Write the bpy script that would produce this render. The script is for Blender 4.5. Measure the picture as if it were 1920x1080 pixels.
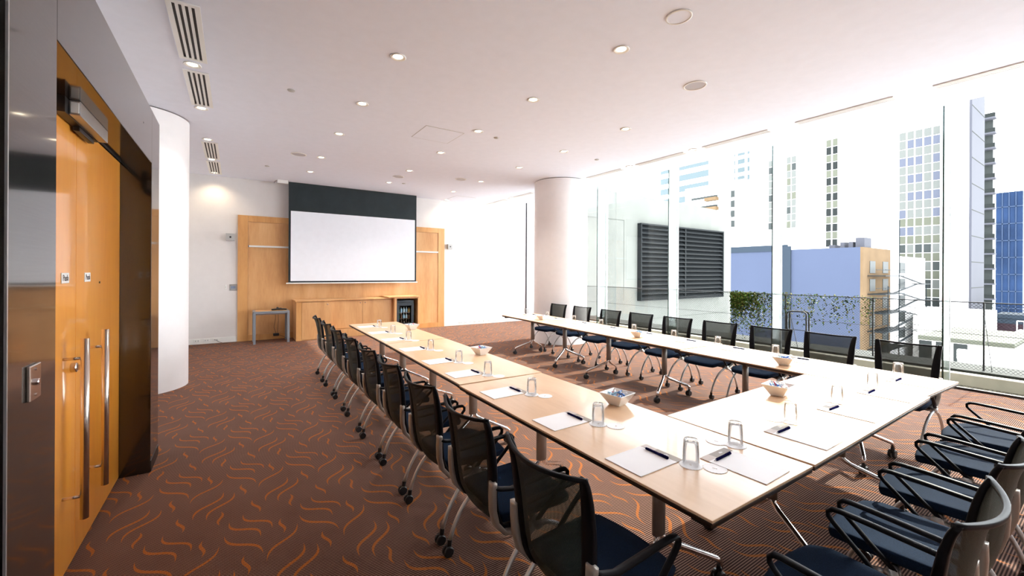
import bpy, bmesh, math, random
from mathutils import Vector, Matrix
random.seed(7)
for o in list(bpy.data.objects): bpy.data.objects.remove(o)
S = bpy.context.scene
PI = math.pi

# ------------------------------------------------------------------ camera, sky, sun, exposure
F_PX, YAW, ROLL, HORIZON, EYE = 780.6, 0.5880, 0.0050, 510.5, 1.62
cam_d = bpy.data.cameras.new('camera'); cam = bpy.data.objects.new('camera', cam_d)
S.collection.objects.link(cam); S.camera = cam
cam_d.sensor_width = 36; cam_d.lens = F_PX / 1920 * 36
cam_d.shift_y = -(540 - HORIZON) / 1920
cam_d.clip_start = 0.02; cam_d.clip_end = 2000
_f = Vector((math.sin(YAW), math.cos(YAW), 0)); _r0 = Vector((math.cos(YAW), -math.sin(YAW), 0)); _u0 = Vector((0, 0, 1))
_r = _r0 * math.cos(ROLL) + _u0 * math.sin(ROLL); _u = -_r0 * math.sin(ROLL) + _u0 * math.cos(ROLL)
m3 = Matrix((_r, _u, -_f)).transposed()
cam.matrix_world = Matrix.Translation((0, 0, EYE)) @ m3.to_4x4()

world = bpy.data.worlds.new('world'); S.world = world; world.use_nodes = True
bg = world.node_tree.nodes['Background']
bg.inputs[0].default_value = (0.93, 0.95, 1.0, 1); bg.inputs[1].default_value = 6.6

sun_d = bpy.data.lights.new('sun', 'SUN'); sun_d.energy = 6.2; sun_d.angle = 0.012; sun_d.color = (1, 0.93, 0.80)
sun = bpy.data.objects.new('sun', sun_d); S.collection.objects.link(sun); sun.location = (20, -2, 14)
sun.rotation_euler = Vector((-1, 0.012, -0.62)).to_track_quat('-Z', 'Y').to_euler()

S.view_settings.view_transform = 'Standard'; S.view_settings.look = 'None'
S.view_settings.exposure = 0.79; S.view_settings.gamma = 1.0; S.view_settings.use_curve_mapping = False

# ------------------------------------------------------------------ helpers
def at(px, py, axis, v):
    """world point seen along a sight line where the given axis equals v"""
    d = _f + _r * ((px - 960) / F_PX) - _u * ((py - HORIZON) / F_PX)
    o = Vector((0, 0, EYE)); t = (v - o[axis]) / d[axis]
    return o + d * t

def link(o): S.collection.objects.link(o); return o

def obj(name, bm, mat, parent=None, smooth=False, bevel=0.0, loc=None, seg=2):
    me = bpy.data.meshes.new(name); bmesh.ops.recalc_face_normals(bm, faces=bm.faces[:]); bm.to_mesh(me); bm.free()
    if isinstance(mat, (list, tuple)):
        for m in mat: me.materials.append(m)
    else: me.materials.append(mat)
    o = bpy.data.objects.new(name, me); link(o)
    if parent is not None: o.parent = parent
    if loc is not None: o.location = loc
    if smooth:
        for p in me.polygons: p.use_smooth = True
    if bevel > 0:
        b = o.modifiers.new('bevel', 'BEVEL'); b.width = bevel; b.segments = seg; b.limit_method = 'ANGLE'; b.angle_limit = 0.6
        b.harden_normals = False
    return o

def tag(o, label, cat, group=None):
    o['label'] = label; o['category'] = cat
    if group: o['group'] = group
    return o

def thing(name, label, cat, loc=(0, 0, 0), rz=0, group=None):
    o = bpy.data.objects.new(name, None); link(o); o.location = loc; o.rotation_euler = (0, 0, rz)
    o.empty_display_size = 0.05
    return tag(o, label, cat, group)

def struct(name, bm, mat, parent=None, **k):
    o = obj(name, bm, mat, parent, **k)
    if parent is None: o['kind'] = 'structure'
    return o

def dup(root, loc, rz=0, label=None, group=None):
    r = root.copy(); link(r); r.location = loc; r.rotation_euler = (0, 0, rz)
    if label: r['label'] = label
    if group: r['group'] = group
    for ch in list(root.children):
        c = ch.copy(); link(c); c.parent = r
        for g in list(ch.children):
            d = g.copy(); link(d); d.parent = c
    return r

def B(): return bmesh.new()

def box(bm, x0, x1, y0, y1, z0, z1, mi=0):
    v = [bm.verts.new(p) for p in ((x0, y0, z0), (x1, y0, z0), (x1, y1, z0), (x0, y1, z0), (x0, y0, z1), (x1, y0, z1), (x1, y1, z1), (x0, y1, z1))]
    for f in ((0, 3, 2, 1), (4, 5, 6, 7), (0, 1, 5, 4), (1, 2, 6, 5), (2, 3, 7, 6), (3, 0, 4, 7)):
        fc = bm.faces.new([v[i] for i in f]); fc.material_index = mi
    return bm

def bx(*a, mi=0): return box(B(), *a, mi=mi)

def sweep(bm, pts, w, h, side=(0, 1, 0), n=10, closed=False, caps=True, rect=False, taper=None, mi=0):
    """sweep an elliptical (or rounded-rect) section; w along side, h across"""
    pts = [Vector(p) for p in pts]; rings = []; N = len(pts); side = Vector(side)
    for i, p in enumerate(pts):
        if closed: t = pts[(i + 1) % N] - pts[i - 1]
        else: t = pts[min(i + 1, N - 1)] - pts[max(i - 1, 0)]
        t.normalize(); a = side - t * side.dot(t)
        if a.length < 1e-5: a = Vector((1, 0, 0)) - t * t.x
        a.normalize(); b = t.cross(a); k = taper(i / (N - 1)) if taper else 1
        ring = []
        for j in range(n):
            an = 2 * PI * (j + .5) / n; c, s = math.cos(an), math.sin(an)
            if rect:
                e = 0.35; c = math.copysign(abs(c) ** e, c); s = math.copysign(abs(s) ** e, s)
            ring.append(bm.verts.new(p + a * (c * w / 2 * k) + b * (s * h / 2 * k)))
        rings.append(ring)
    R = range(N if closed else N - 1)
    for i in R:
        A, C = rings[i], rings[(i + 1) % N]
        for j in range(n):
            f = bm.faces.new((A[j], A[(j + 1) % n], C[(j + 1) % n], C[j])); f.material_index = mi
    if caps and not closed:
        for r in (rings[0], rings[-1]):
            f = bm.faces.new(r); f.material_index = mi
    return bm

def lathe(bm, prof, cx=0, cy=0, n=24, mi=0, cap=False):
    rings = []
    for r, z in prof:
        if r < 1e-6: rings.append([bm.verts.new((cx, cy, z))])
        else: rings.append([bm.verts.new((cx + r * math.cos(2 * PI * j / n), cy + r * math.sin(2 * PI * j / n), z)) for j in range(n)])
    for A, C in zip(rings, rings[1:]):
        for j in range(n):
            k = (j + 1) % n
            if len(A) == 1 and len(C) == 1: continue
            if len(A) == 1: f = bm.faces.new((A[0], C[j], C[k]))
            elif len(C) == 1: f = bm.faces.new((A[j], A[k], C[0]))
            else: f = bm.faces.new((A[j], A[k], C[k], C[j]))
            f.material_index = mi
    if cap:
        for r in (rings[0], rings[-1]):
            if len(r) > 2: bm.faces.new(r).material_index = mi
    return bm

def cyl_ax(bm, c, r, half, axis='y', n=20, mi=0, rr=0.0):
    """disc with rounded rim about an axis"""
    prof = [(0, -half), (r - rr, -half), (r, -half + rr), (r, half - rr), (r - rr, half), (0, half)] if rr else [(0, -half), (r, -half), (r, half), (0, half)]
    t = B(); lathe(t, prof, n=n, mi=mi)
    M = {'y': Matrix.Rotation(PI / 2, 4, 'X'), 'x': Matrix.Rotation(PI / 2, 4, 'Y'), 'z': Matrix()}[axis]
    t.transform(Matrix.Translation(c) @ M); me = bpy.data.meshes.new('tmp'); t.to_mesh(me); t.free(); bm.from_mesh(me); bpy.data.meshes.remove(me)
    return bm

def bez(a, b, c, n=10):
    a, b, c = Vector(a), Vector(b), Vector(c)
    return [(1 - t) ** 2 * a + 2 * t * (1 - t) * b + t * t * c for t in [i / n for i in range(n + 1)]]

# ------------------------------------------------------------------ materials
def nm(name):
    m = bpy.data.materials.new(name); m.use_nodes = True; nt = m.node_tree; nt.nodes.clear()
    out = nt.nodes.new('ShaderNodeOutputMaterial'); return m, nt, out
def N(nt, typ, **k):
    n = nt.nodes.new('ShaderNode' + typ)
    for a, v in k.items():
        if a.startswith('i_'): n.inputs[a[2:].replace('_', ' ')].default_value = v
        else: setattr(n, a, v)
    return n
def L(nt, a, b): nt.links.new(a, b)
def math_n(nt, op, a, b=None, c=None):
    n = nt.nodes.new('ShaderNodeMath'); n.operation = op
    for i, v in enumerate((a, b, c)):
        if v is None: continue
        if isinstance(v, (int, float)): n.inputs[i].default_value = v
        else: nt.links.new(v, n.inputs[i])
    return n.outputs[0]
def ramp(nt, fac, stops, interp='LINEAR'):
    r = nt.nodes.new('ShaderNodeValToRGB'); r.color_ramp.interpolation = interp
    while len(r.color_ramp.elements) < len(stops): r.color_ramp.elements.new(0.5)
    for e, (p, c) in zip(r.color_ramp.elements, stops): e.position = p; e.color = (*c, 1)
    nt.links.new(fac, r.inputs[0]); return r.outputs[0]

def mat(name, col, rough=0.5, metal=0.0, spec=0.5, var=0.0, vscale=8.0, coat=0.0, emit=None, es=0.0, bump=0.0, bscale=200):
    m, nt, out = nm(name); p = N(nt, 'BsdfPrincipled'); L(nt, p.outputs[0], out.inputs[0])
    p.inputs['Base Color'].default_value = (*col, 1); p.inputs['Roughness'].default_value = rough
    p.inputs['Metallic'].default_value = metal; p.inputs['Specular IOR Level'].default_value = spec
    p.inputs['Coat Weight'].default_value = coat; p.inputs['Coat Roughness'].default_value = 0.08
    tc = N(nt, 'TexCoord')
    no = N(nt, 'TexNoise', i_Scale=vscale, i_Detail=4.0); L(nt, tc.outputs['Object'], no.inputs['Vector'])
    k = max(var, 0.015)
    c = ramp(nt, no.outputs['Fac'], [(0.3, tuple(x * (1 - k) for x in col)), (0.7, tuple(min(1, x * (1 + k)) for x in col))])
    L(nt, c, p.inputs['Base Color'])
    if emit: p.inputs['Emission Color'].default_value = (*emit, 1); p.inputs['Emission Strength'].default_value = es
    if bump:
        nb = N(nt, 'TexNoise', i_Scale=float(bscale), i_Detail=2.0); L(nt, tc.outputs['Object'], nb.inputs['Vector'])
        bu = N(nt, 'Bump', i_Strength=bump, i_Distance=0.002); L(nt, nb.outputs['Fac'], bu.inputs['Height']); L(nt, bu.outputs[0], p.inputs['Normal'])
    return m

def wood(name, c0, c1, c2, rough=0.35, coat=0.3, scale=(6, 6, 0.6), axis_scale=1.0, croug=0.08, planks=None):
    m, nt, out = nm(name); p = N(nt, 'BsdfPrincipled'); L(nt, p.outputs[0], out.inputs[0])
    p.inputs['Roughness'].default_value = rough; p.inputs['Coat Weight'].default_value = coat; p.inputs['Coat Roughness'].default_value = croug
    tc = N(nt, 'TexCoord'); mp = N(nt, 'Mapping'); L(nt, tc.outputs['Object'], mp.inputs[0]); mp.inputs['Scale'].default_value = scale
    n1 = N(nt, 'TexNoise', i_Scale=1.2, i_Detail=3.0, i_Distortion=0.4); L(nt, mp.outputs[0], n1.inputs['Vector'])
    mp2 = N(nt, 'Mapping'); L(nt, tc.outputs['Object'], mp2.inputs[0]); mp2.inputs['Scale'].default_value = tuple(s * 9 for s in scale)
    n2 = N(nt, 'TexNoise', i_Scale=1.5, i_Detail=3.0); L(nt, mp2.outputs[0], n2.inputs['Vector'])
    s = math_n(nt, 'ADD', math_n(nt, 'MULTIPLY', n1.outputs['Fac'], 0.75), math_n(nt, 'MULTIPLY', n2.outputs['Fac'], 0.25))
    c = ramp(nt, s, [(0.32, c0), (0.5, c1), (0.68, c2)]); L(nt, c, p.inputs['Base Color'])
    return m

M = {}
M['white'] = mat('white_paint', (0.74, 0.715, 0.71), 0.6)
M['ceil'] = mat('ceiling_paint', (0.79, 0.83, 0.94), 0.8)
M['column'] = mat('column_paint', (0.87, 0.85, 0.86), 0.5)
M['trimwhite'] = mat('white_trim', (0.80, 0.80, 0.78), 0.4)
M['panelwood'] = wood('maple_panel', (0.56, 0.28, 0.105), (0.68, 0.375, 0.16), (0.76, 0.46, 0.22), 0.38, 0.2, (2.2, 2.2, 0.35))
M['panelframe'] = wood('maple_frame', (0.54, 0.26, 0.085), (0.65, 0.335, 0.12), (0.71, 0.39, 0.15), 0.35, 0.2, (3, 3, 0.5))
M['doorwood'] = wood('door_veneer', (0.72, 0.240, 0.022), (0.86, 0.325, 0.036), (0.93, 0.40, 0.058), 0.30, 0.85, (1.4, 1.6, 0.25), croug=0.05)
M['tabletop'] = wood('table_laminate', (0.68, 0.42, 0.235), (0.76, 0.495, 0.295), (0.82, 0.56, 0.35), 0.36, 0.22, (3.0, 0.4, 3), croug=0.06)
M['edge'] = mat('dark_edge', (0.035, 0.018, 0.010), 0.35)
M['black'] = mat('black_plastic', (0.010, 0.010, 0.012), 0.38)
M['blackframe'] = mat('black_frame', (0.006, 0.007, 0.010), 0.42, spec=0.12)
M['fabric'] = mat('seat_fabric', (0.008, 0.019, 0.043), 0.9, spec=0.06, var=0.35, vscale=260, bump=0.5, bscale=500)
M['chrome'] = mat('chrome', (0.82, 0.80, 0.80), 0.10, metal=1)
M['alu'] = mat('silver_paint', (0.50, 0.50, 0.50), 0.33, metal=0.75)
M['bracket'] = mat('grey_bracket', (0.36, 0.32, 0.28), 0.38, metal=0.35)
M['steel'] = mat('brushed_steel', (0.68, 0.60, 0.54), 0.22, metal=1)
M['post'] = mat('grey_post', (0.33, 0.30, 0.27), 0.35, metal=0.5)
M['paper'] = mat('paper', (0.95, 0.94, 0.96), 0.6)
M['taupe'] = mat('taupe_ink', (0.34, 0.29, 0.25), 0.6)
M['taupel'] = mat('pale_taupe_ink', (0.62, 0.53, 0.49), 0.6)
M['pen'] = mat('navy_pen', (0.008, 0.008, 0.045), 0.6, spec=0.0)
M['bowl'] = mat('white_ceramic', (0.86, 0.84, 0.82), 0.25, coat=0.4)
M['screenwhite'] = mat('screen_fabric', (0.86, 0.90, 0.98), 0.9)
M['screenblack'] = mat('screen_masking', (0.014, 0.024, 0.030), 0.8, var=0.2, vscale=3)
M['greyleg'] = mat('grey_powdercoat', (0.26, 0.29, 0.33), 0.4, metal=0.3)
M['darkslot'] = mat('slot_dark', (0.006, 0.006, 0.007), 0.6)
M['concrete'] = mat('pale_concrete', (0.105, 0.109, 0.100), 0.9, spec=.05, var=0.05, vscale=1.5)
M['concrete_kerb'] = mat('kerb_concrete', (0.47, 0.43, 0.35), 0.9, spec=.05, var=0.08, vscale=5)
M['whitebuild'] = mat('white_render', (0.80, 0.80, 0.80), 0.9, var=0.02, vscale=.05)
M['lampglow'] = mat('lamp_glow', (1, .9, .75), .5, emit=(1, .86, .62), es=9)
M['brown_portal'] = None

def metal_dark():
    m, nt, out = nm('dark_bronze_steel'); p = N(nt, 'BsdfPrincipled'); L(nt, p.outputs[0], out.inputs[0])
    tc = N(nt, 'TexCoord'); mp = N(nt, 'Mapping'); mp.inputs['Scale'].default_value = (300, 4, 300); L(nt, tc.outputs['Object'], mp.inputs[0])
    no = N(nt, 'TexNoise', i_Scale=1.0, i_Detail=2.0); L(nt, mp.outputs[0], no.inputs['Vector'])
    L(nt, ramp(nt, no.outputs['Fac'], [(.3, (.092, .088, .080)), (.7, (.118, .112, .102))]), p.inputs['Base Color'])
    p.inputs['Metallic'].default_value = 0.9; p.inputs['Roughness'].default_value = 0.09
    p.inputs['Coat Weight'].default_value = 0.35; p.inputs['Coat Roughness'].default_value = 0.04
    return m
M['bronze'] = metal_dark()

def carpet():
    m, nt, out = nm('carpet_brown_swirls'); p = N(nt, 'BsdfPrincipled'); L(nt, p.outputs[0], out.inputs[0])
    p.inputs['Roughness'].default_value = 0.95; p.inputs['Specular IOR Level'].default_value = 0.12
    tc = N(nt, 'TexCoord'); obj_ = tc.outputs['Object']
    # ribs: fine rows running across the room
    sp = N(nt, 'SeparateXYZ'); L(nt, obj_, sp.inputs[0])
    X, Y = sp.outputs[0], sp.outputs[1]
    rib = math_n(nt, 'SINE', math_n(nt, 'MULTIPLY', Y, 2 * PI / 0.0135))
    dots = math_n(nt, 'SINE', math_n(nt, 'MULTIPLY', X, 2 * PI / 0.008))
    ribf = math_n(nt, 'MULTIPLY_ADD', rib, 0.5, 0.5)
    base = ramp(nt, ribf, [(0.15, (0.022, 0.009, 0.008)), (0.5, (0.102, 0.044, 0.029)), (0.85, (0.27, 0.160, 0.122))])
    big = N(nt, 'TexNoise', i_Scale=2.5, i_Detail=3.0); L(nt, obj_, big.inputs['Vector'])
    mixb = N(nt, 'MixRGB', blend_type='MULTIPLY'); mixb.inputs[0].default_value = 0.5; L(nt, base, mixb.inputs[1])
    L(nt, ramp(nt, big.outputs['Fac'], [(0.3, (0.78, 0.74, 0.76)), (0.7, (1, 1, 1))]), mixb.inputs[2])
    masks = []
    PXL, PYL = 0.41, 0.952
    for cx, cy, ang, ln, amp, hw in ((-.28, 4.11, -61, .31, .031, .0115), (-.35, 4.05, -60, .32, .033, .0125), (-.36, 3.88, -58, .36, .028, .0120),
                                     (-.16, 3.79, -122, .35, -.026, .0105), (-.14, 3.55, -117, .35, -.031, .0120), (-.07, 3.50, -115, .35, -.031, .0115),
                                     (-.15, 3.965, -90, .18, .011, .0100), (-.35, 3.67, -87, .19, .012, .0105), (-.07, 3.32, -91, .18, -.011, .0100), (-.28, 3.365, -80, .20, .012, .0105)):
        wx = math_n(nt, 'SUBTRACT', math_n(nt, 'WRAP', math_n(nt, 'SUBTRACT', X, cx - PXL / 2), PXL, 0.0), PXL / 2)
        wy = math_n(nt, 'SUBTRACT', math_n(nt, 'WRAP', math_n(nt, 'SUBTRACT', Y, cy - PYL / 2), PYL, 0.0), PYL / 2)
        a = math.radians(ang); ca, sa = math.cos(a), math.sin(a)
        u = math_n(nt, 'ADD', math_n(nt, 'MULTIPLY', wx, ca), math_n(nt, 'MULTIPLY', wy, sa))
        v = math_n(nt, 'ADD', math_n(nt, 'MULTIPLY', wx, -sa), math_n(nt, 'MULTIPLY', wy, ca))
        cv = math_n(nt, 'MULTIPLY', math_n(nt, 'SINE', math_n(nt, 'MULTIPLY', u, 2 * PI / ln)), amp)
        d = math_n(nt, 'ABSOLUTE', math_n(nt, 'SUBTRACT', v, cv))
        un = math_n(nt, 'DIVIDE', u, ln / 2)
        w = math_n(nt, 'MULTIPLY', math_n(nt, 'SUBTRACT', 1.0, math_n(nt, 'POWER', math_n(nt, 'ABSOLUTE', un), 1.6)), hw)
        masks.append(math_n(nt, 'GREATER_THAN', w, d))
    mk = masks[0]
    for q in masks[1:]: mk = math_n(nt, 'MAXIMUM', mk, q)
    spk = N(nt, 'TexNoise', i_Scale=260.0, i_Detail=1.0); L(nt, obj_, spk.inputs['Vector'])
    mk = math_n(nt, 'MULTIPLY', mk, ramp(nt, spk.outputs['Fac'], [(0.36, (0.25, 0.25, 0.25)), (0.50, (1, 1, 1))]))
    mk = math_n(nt, 'MULTIPLY', mk, math_n(nt, 'MULTIPLY_ADD', ribf, 0.45, 0.50))
    mx = N(nt, 'MixRGB'); L(nt, mk, mx.inputs[0]); L(nt, mixb.outputs[0], mx.inputs[1]); mx.inputs[2].default_value = (0.46, 0.135, 0.018, 1)
    L(nt, mx.outputs[0], p.inputs['Base Color'])
    bu = N(nt, 'Bump', i_Strength=0.35, i_Distance=0.003); L(nt, math_n(nt, 'ADD', ribf, math_n(nt, 'MULTIPLY', dots, 0.3)), bu.inputs['Height']); L(nt, bu.outputs[0], p.inputs['Normal'])
    return m
M['carpet'] = carpet()

def glass(name, tint=(0.93, 0.97, 0.95), refl=0.9, rough=0.0, base=0.03):
    m, nt, out = nm(name); t = N(nt, 'BsdfTransparent'); t.inputs[0].default_value = (*tint, 1)
    g = N(nt, 'BsdfGlossy'); g.inputs['Roughness'].default_value = rough; g.inputs[0].default_value = (1, 1, 1, 1)
    fr = N(nt, 'Fresnel', i_IOR=1.45); mx = N(nt, 'MixShader')
    L(nt, math_n(nt, 'MULTIPLY_ADD', fr.outputs[0], refl, base - .03), mx.inputs[0]); L(nt, t.outputs[0], mx.inputs[1]); L(nt, g.outputs[0], mx.inputs[2]); L(nt, mx.outputs[0], out.inputs[0])
    return m
M['pane'] = glass('window_glass', (0.97, 0.988, 0.978), 0.30, base=.01)
M['fin'] = glass('fin_glass', (0.88, 0.96, 0.93), 0.8)
M['tumbler'] = glass('tumbler_glass', (0.985, 0.985, 0.985), 0.75, base=0.04)
M['finedge'] = mat('glass_edge_green', (0.006, 0.03, 0.022), 0.2)
M['sealwhite'] = mat('white_seal', (0.75, 0.78, 0.78), 0.4)

def mesh_fabric():
    m, nt, out = nm('back_mesh_weave'); t = N(nt, 'BsdfTransparent'); d = N(nt, 'BsdfPrincipled')
    d.inputs['Base Color'].default_value = (0.034, 0.042, 0.034, 1); d.inputs['Roughness'].default_value = 0.55; d.inputs['Specular IOR Level'].default_value = 0.15
    tc = N(nt, 'TexCoord'); sp = N(nt, 'SeparateXYZ'); L(nt, tc.outputs['Object'], sp.inputs[0])
    a = math_n(nt, 'SINE', math_n(nt, 'MULTIPLY', sp.outputs[1], 2 * PI / 0.0052)); b = math_n(nt, 'SINE', math_n(nt, 'MULTIPLY', sp.outputs[2], 2 * PI / 0.0052))
    hole = math_n(nt, 'GREATER_THAN', math_n(nt, 'MULTIPLY', a, b), 0.22)
    fac = math_n(nt, 'MULTIPLY_ADD', hole, 0.28, 0.05)
    mx = N(nt, 'MixShader'); L(nt, fac, mx.inputs[0]); L(nt, d.outputs[0], mx.inputs[1]); L(nt, t.outputs[0], mx.inputs[2]); L(nt, mx.outputs[0], out.inputs[0])
    return m
M['meshback'] = mesh_fabric()

def gravel():
    m, nt, out = nm('gravel'); p = N(nt, 'BsdfPrincipled'); L(nt, p.outputs[0], out.inputs[0]); p.inputs['Roughness'].default_value = .9
    tc = N(nt, 'TexCoord'); vo = N(nt, 'TexVoronoi', i_Scale=45.0); L(nt, tc.outputs['Object'], vo.inputs['Vector'])
    sc = N(nt, 'SeparateColor'); L(nt, vo.outputs['Color'], sc.inputs[0])
    L(nt, ramp(nt, sc.outputs[0], [(0, (.015, .012, .007)), (.5, (.07, .055, .03)), (1, (.17, .15, .11))]), p.inputs['Base Color'])
    bu = N(nt, 'Bump', i_Strength=1.0, i_Distance=.02); L(nt, vo.outputs['Distance'], bu.inputs['Height']); L(nt, bu.outputs[0], p.inputs['Normal'])
    return m
M['gravel'] = gravel()

# ------------------------------------------------------------------ setting: room shell
CZ = 3.75; YW = 11.45; XG = 8.55; XL = -1.0; YB = -2.6
struct('floor', bx(XL - .2, XG - .02, YB, YW, -0.2, 0.0), M['carpet'])
struct('ceiling', bx(XL - .2, 7.35, YB, YW + .02, CZ, CZ + 0.28), M['ceil'])
b = B(); box(b, 7.35, 7.45, YB, YW + .3, CZ, 4.72); box(b, 7.35, 9.0, YB, YW + .3, 4.72, 4.95)
struct('trim_1', b, M['ceil'])
struct('wall_front', bx(XL - .2, XG - .02, YW, YW + .3, 0, 4.72), M['white'])
struct('wall_left', bx(XL - .2, XL, YB, YW, 0, CZ), M['white'])
struct('wall_back', bx(XL - .2, XG, YB - .2, YB, 0, 4.72), M['white'])
struct('baseboard_front', bx(XL, 0.055, YW - .012, YW, 0, .12), M['trimwhite'])
struct('baseboard_front_right', bx(5.2, XG - .38, YW - .014, YW, 0, .14), M['trimwhite'])
struct('trim_2', bx(XG - .36, XG - .345, YW - .05, YW + .05, 0.05, 4.7), M['black'])     # black joint where wall meets the glass
# glazing: panes between fins, silicone lines
fy = [-2.92, -0.71, 1.49, 3.70, 5.89, 8.12, 10.33, 11.75]
for i in range(len(fy) - 1):
    w = struct('window_%d' % (i + 1), bx(XG - .006, XG + .006, fy[i] + .008, fy[i + 1] - .008, 0.03, 4.72), M['pane'])
for i, y in enumerate(fy[:-2]):
    fn = struct('trim_%d' % (i + 3), bx(XG - .35, XG - .03, y - .008, y + .008, 0.03, 4.72), M['fin'])
    obj('polished_edge', bx(XG - .365, XG - .35, y - .009, y + .009, 0.03, 4.72), M['finedge'], fn)
    obj('white_seal', bx(XG - .03, XG - .008, y - .012, y + .012, 0.03, 4.72), M['sealwhite'], fn)
struct('trim_10', bx(XG - .03, XG + .03, YB, YW + .3, -0.02, 0.03), M['black'])
struct('trim_11', bx(XG - .37, XG + .05, YB, YW + .3, 4.66, 4.72), M['alu'])

# round columns
def column(x, y, r, label):
    t = lathe(B(), [(r, 0), (r, CZ - .012)], x, y, 96)
    o = obj('round_column', t, M['column'], smooth=True); tag(o, label, 'column', None)
    obj('shadow_gap', lathe(B(), [(r - .015, CZ - .02), (r - .015, CZ)], x, y, 96), M['darkslot'], o, smooth=True)
    return o
column(-1.13, 7.6, .58, 'thick white round column between the bronze door portal and the screen wall')
column(6.45, 7.60, .622, 'thick white round column behind the far end of the window-side table row')

# ---- bronze portal with double doors
PX, PD = -0.555, -0.743
b = B()
box(b, XL, PX, 1.83, 2.24, 0, 2.905); box(b, XL, PX, 4.385, 4.78, 0, 2.905); box(b, XL, PX, 2.24, 4.385, 2.48, 2.905)
portal = struct('trim_12', b, M['bronze'], bevel=.003)
obj('bright_corner_edge', bx(PX - .002, PX + .004, 1.824, 1.832, 0, 2.905), M['alu'], portal)
obj('skirting', bx(PX, PX + .004, 4.39, 4.77, 0.005, .09), M['black'], portal)
struct('trim_13', bx(XL, PX - .03, 1.0, 1.83, 0, 2.905), M['black'])
struct('trim_14', bx(PD - .05, PD + .004, 2.24, 4.385, 2.46, 2.479), M['black'])
doors = []
for i, (y0, y1) in enumerate(((2.245, 3.312), (3.316, 4.38))):
    d = struct('door_%d' % (i + 1), bx(PD - .045, PD, y0, y1, 0.012, 2.452), M['doorwood'])
    hy = 3.105 if i == 0 else 3.525
    hb = sweep(B(), [(PD + .083, hy, .30), (PD + .083, hy, 1.257)], .036, .036, n=20)
    h = obj('pull_handle', hb, M['steel'], d, smooth=False)
    for p in h.data.polygons: p.use_smooth = len(p.vertices) == 4
    for z in (.42, 1.152):
        obj('standoff', sweep(B(), [(PD, hy, z), (PD + .075, hy, z)], .016, .016, side=(0, 1, 0), n=12), M['steel'], h, smooth=True)
    sy = 3.125 if i == 0 else 3.525
    s = obj('push_sign', bx(PD, PD + .004, sy - .058, sy + .058, 1.55, 1.605), M['trimwhite'], d, bevel=.002)
    cu = bpy.data.curves.new('push', 'FONT'); cu.body = 'Push'; cu.size = 0.047; cu.align_x = 'CENTER'; cu.align_y = 'CENTER'; cu.extrude = 0.0006
    tmp = bpy.data.objects.new('tmp', cu); link(tmp); bpy.context.view_layer.update()
    me = bpy.data.meshes.new_from_object(tmp); bpy.data.objects.remove(tmp)
    me.transform(Matrix.Translation((PD + .0046, sy, 1.577)) @ Matrix(((0, 0, 1, 0), (1, 0, 0, 0), (0, 1, 0, 0), (0, 0, 0, 1))))
    me.materials.clear(); me.materials.append(M['black'])
    to = bpy.data.objects.new('push_lettering', me); link(to); to.parent = s
    doors.append(d)
b = B(); cyl_ax(b, (PD + .012, 3.235, 1.085), .026, .014, 'x', rr=.004); sweep(b, [(PD + .02, 3.235, 1.085), (PD + .04, 3.235, 1.085)], .012, .03)
obj('lock_cylinder', b, M['steel'], doors[0], smooth=False)
b = B(); cyl_ax(b, (PD + .002, 3.80, 1.54), .007, .003, 'x'); obj('door_viewer', b, M['black'], doors[1])
# door closer box above door
dc = thing('door_closer', 'silver box door operator mounted under the portal head above the maple doors', 'door closer', (PD, 2.9, 2.38))
obj('cover', bx(.045, .088, .085, .635, .025, .099), M['alu'], dc, bevel=.003)
obj('end_cap', bx(.052, .083, .081, .085, .035, .090), M['trimwhite'], dc, bevel=.002)
obj('backplate', bx(.005, .045, .03, .625, .02, .099), M['black'], dc)
obj('slide_arm', bx(.012, .040, .29, .57, -.005, .018), M['black'], dc, bevel=.003)
b = B(); cyl_ax(b, (PX + .001, 4.02, 2.70), .006, .002, 'x'); obj('fixing_screw', b, M['chrome'], portal)
# call button plate
pp = thing('call_button_plate', 'steel button plate on the bronze portal left of the doors', 'switch', (PX, 2.02, 1.25))
obj('plate', bx(0, .010, -.045, .045, -.058, .058), M['steel'], pp, bevel=.003)
b = B(); cyl_ax(b, (.013, 0, 0), .011, .006, 'x', rr=.002); obj('button', b, M['chrome'], pp)
for z in (-.042, .042):
    b = B(); cyl_ax(b, (.011, 0, z), .005, .002, 'x'); obj('screw', b, M['chrome'], pp)

# ---- timber wall panel with rails
wp = thing('wall_panel', 'tall framed maple wall panel behind the projection screen', 'wall panel', (2.62, YW, 0))
def wpbox(name, m, x0, x1, z0, z1, y0, y1, **k): return obj(name, bx(x0 - 2.62, x1 - 2.62, y0 - YW, y1 - YW, z0, z1), m, wp, **k)
wpbox('back_board', M['panelwood'], .26, 4.99, .14, 2.76, YW - .03, YW - .002)
wpbox('frame_stile', M['panelframe'], .06, .258, 0.0, 2.905, YW - .045, YW - .002, bevel=.002)
wpbox('frame_stile', M['panelframe'], 4.992, 5.19, 0.0, 2.905, YW - .045, YW - .002, bevel=.002)
wpbox('frame_rail', M['panelframe'], .26, 4.99, 2.762, 2.905, YW - .045, YW - .002, bevel=.002)
wpbox('frame_rail', M['panelframe'], .26, 4.99, 0.0, .138, YW - .045, YW - .002, bevel=.002)
r = wpbox('display_rail', M['sealwhite'], .262, 4.985, 2.175, 2.215, YW - .065, YW - .03, bevel=.004)
obj('rail_end_cap', bx(.262 - 2.62, .275 - 2.62, -.067, -.029, 2.172, 2.218), M['black'], r)

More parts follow.
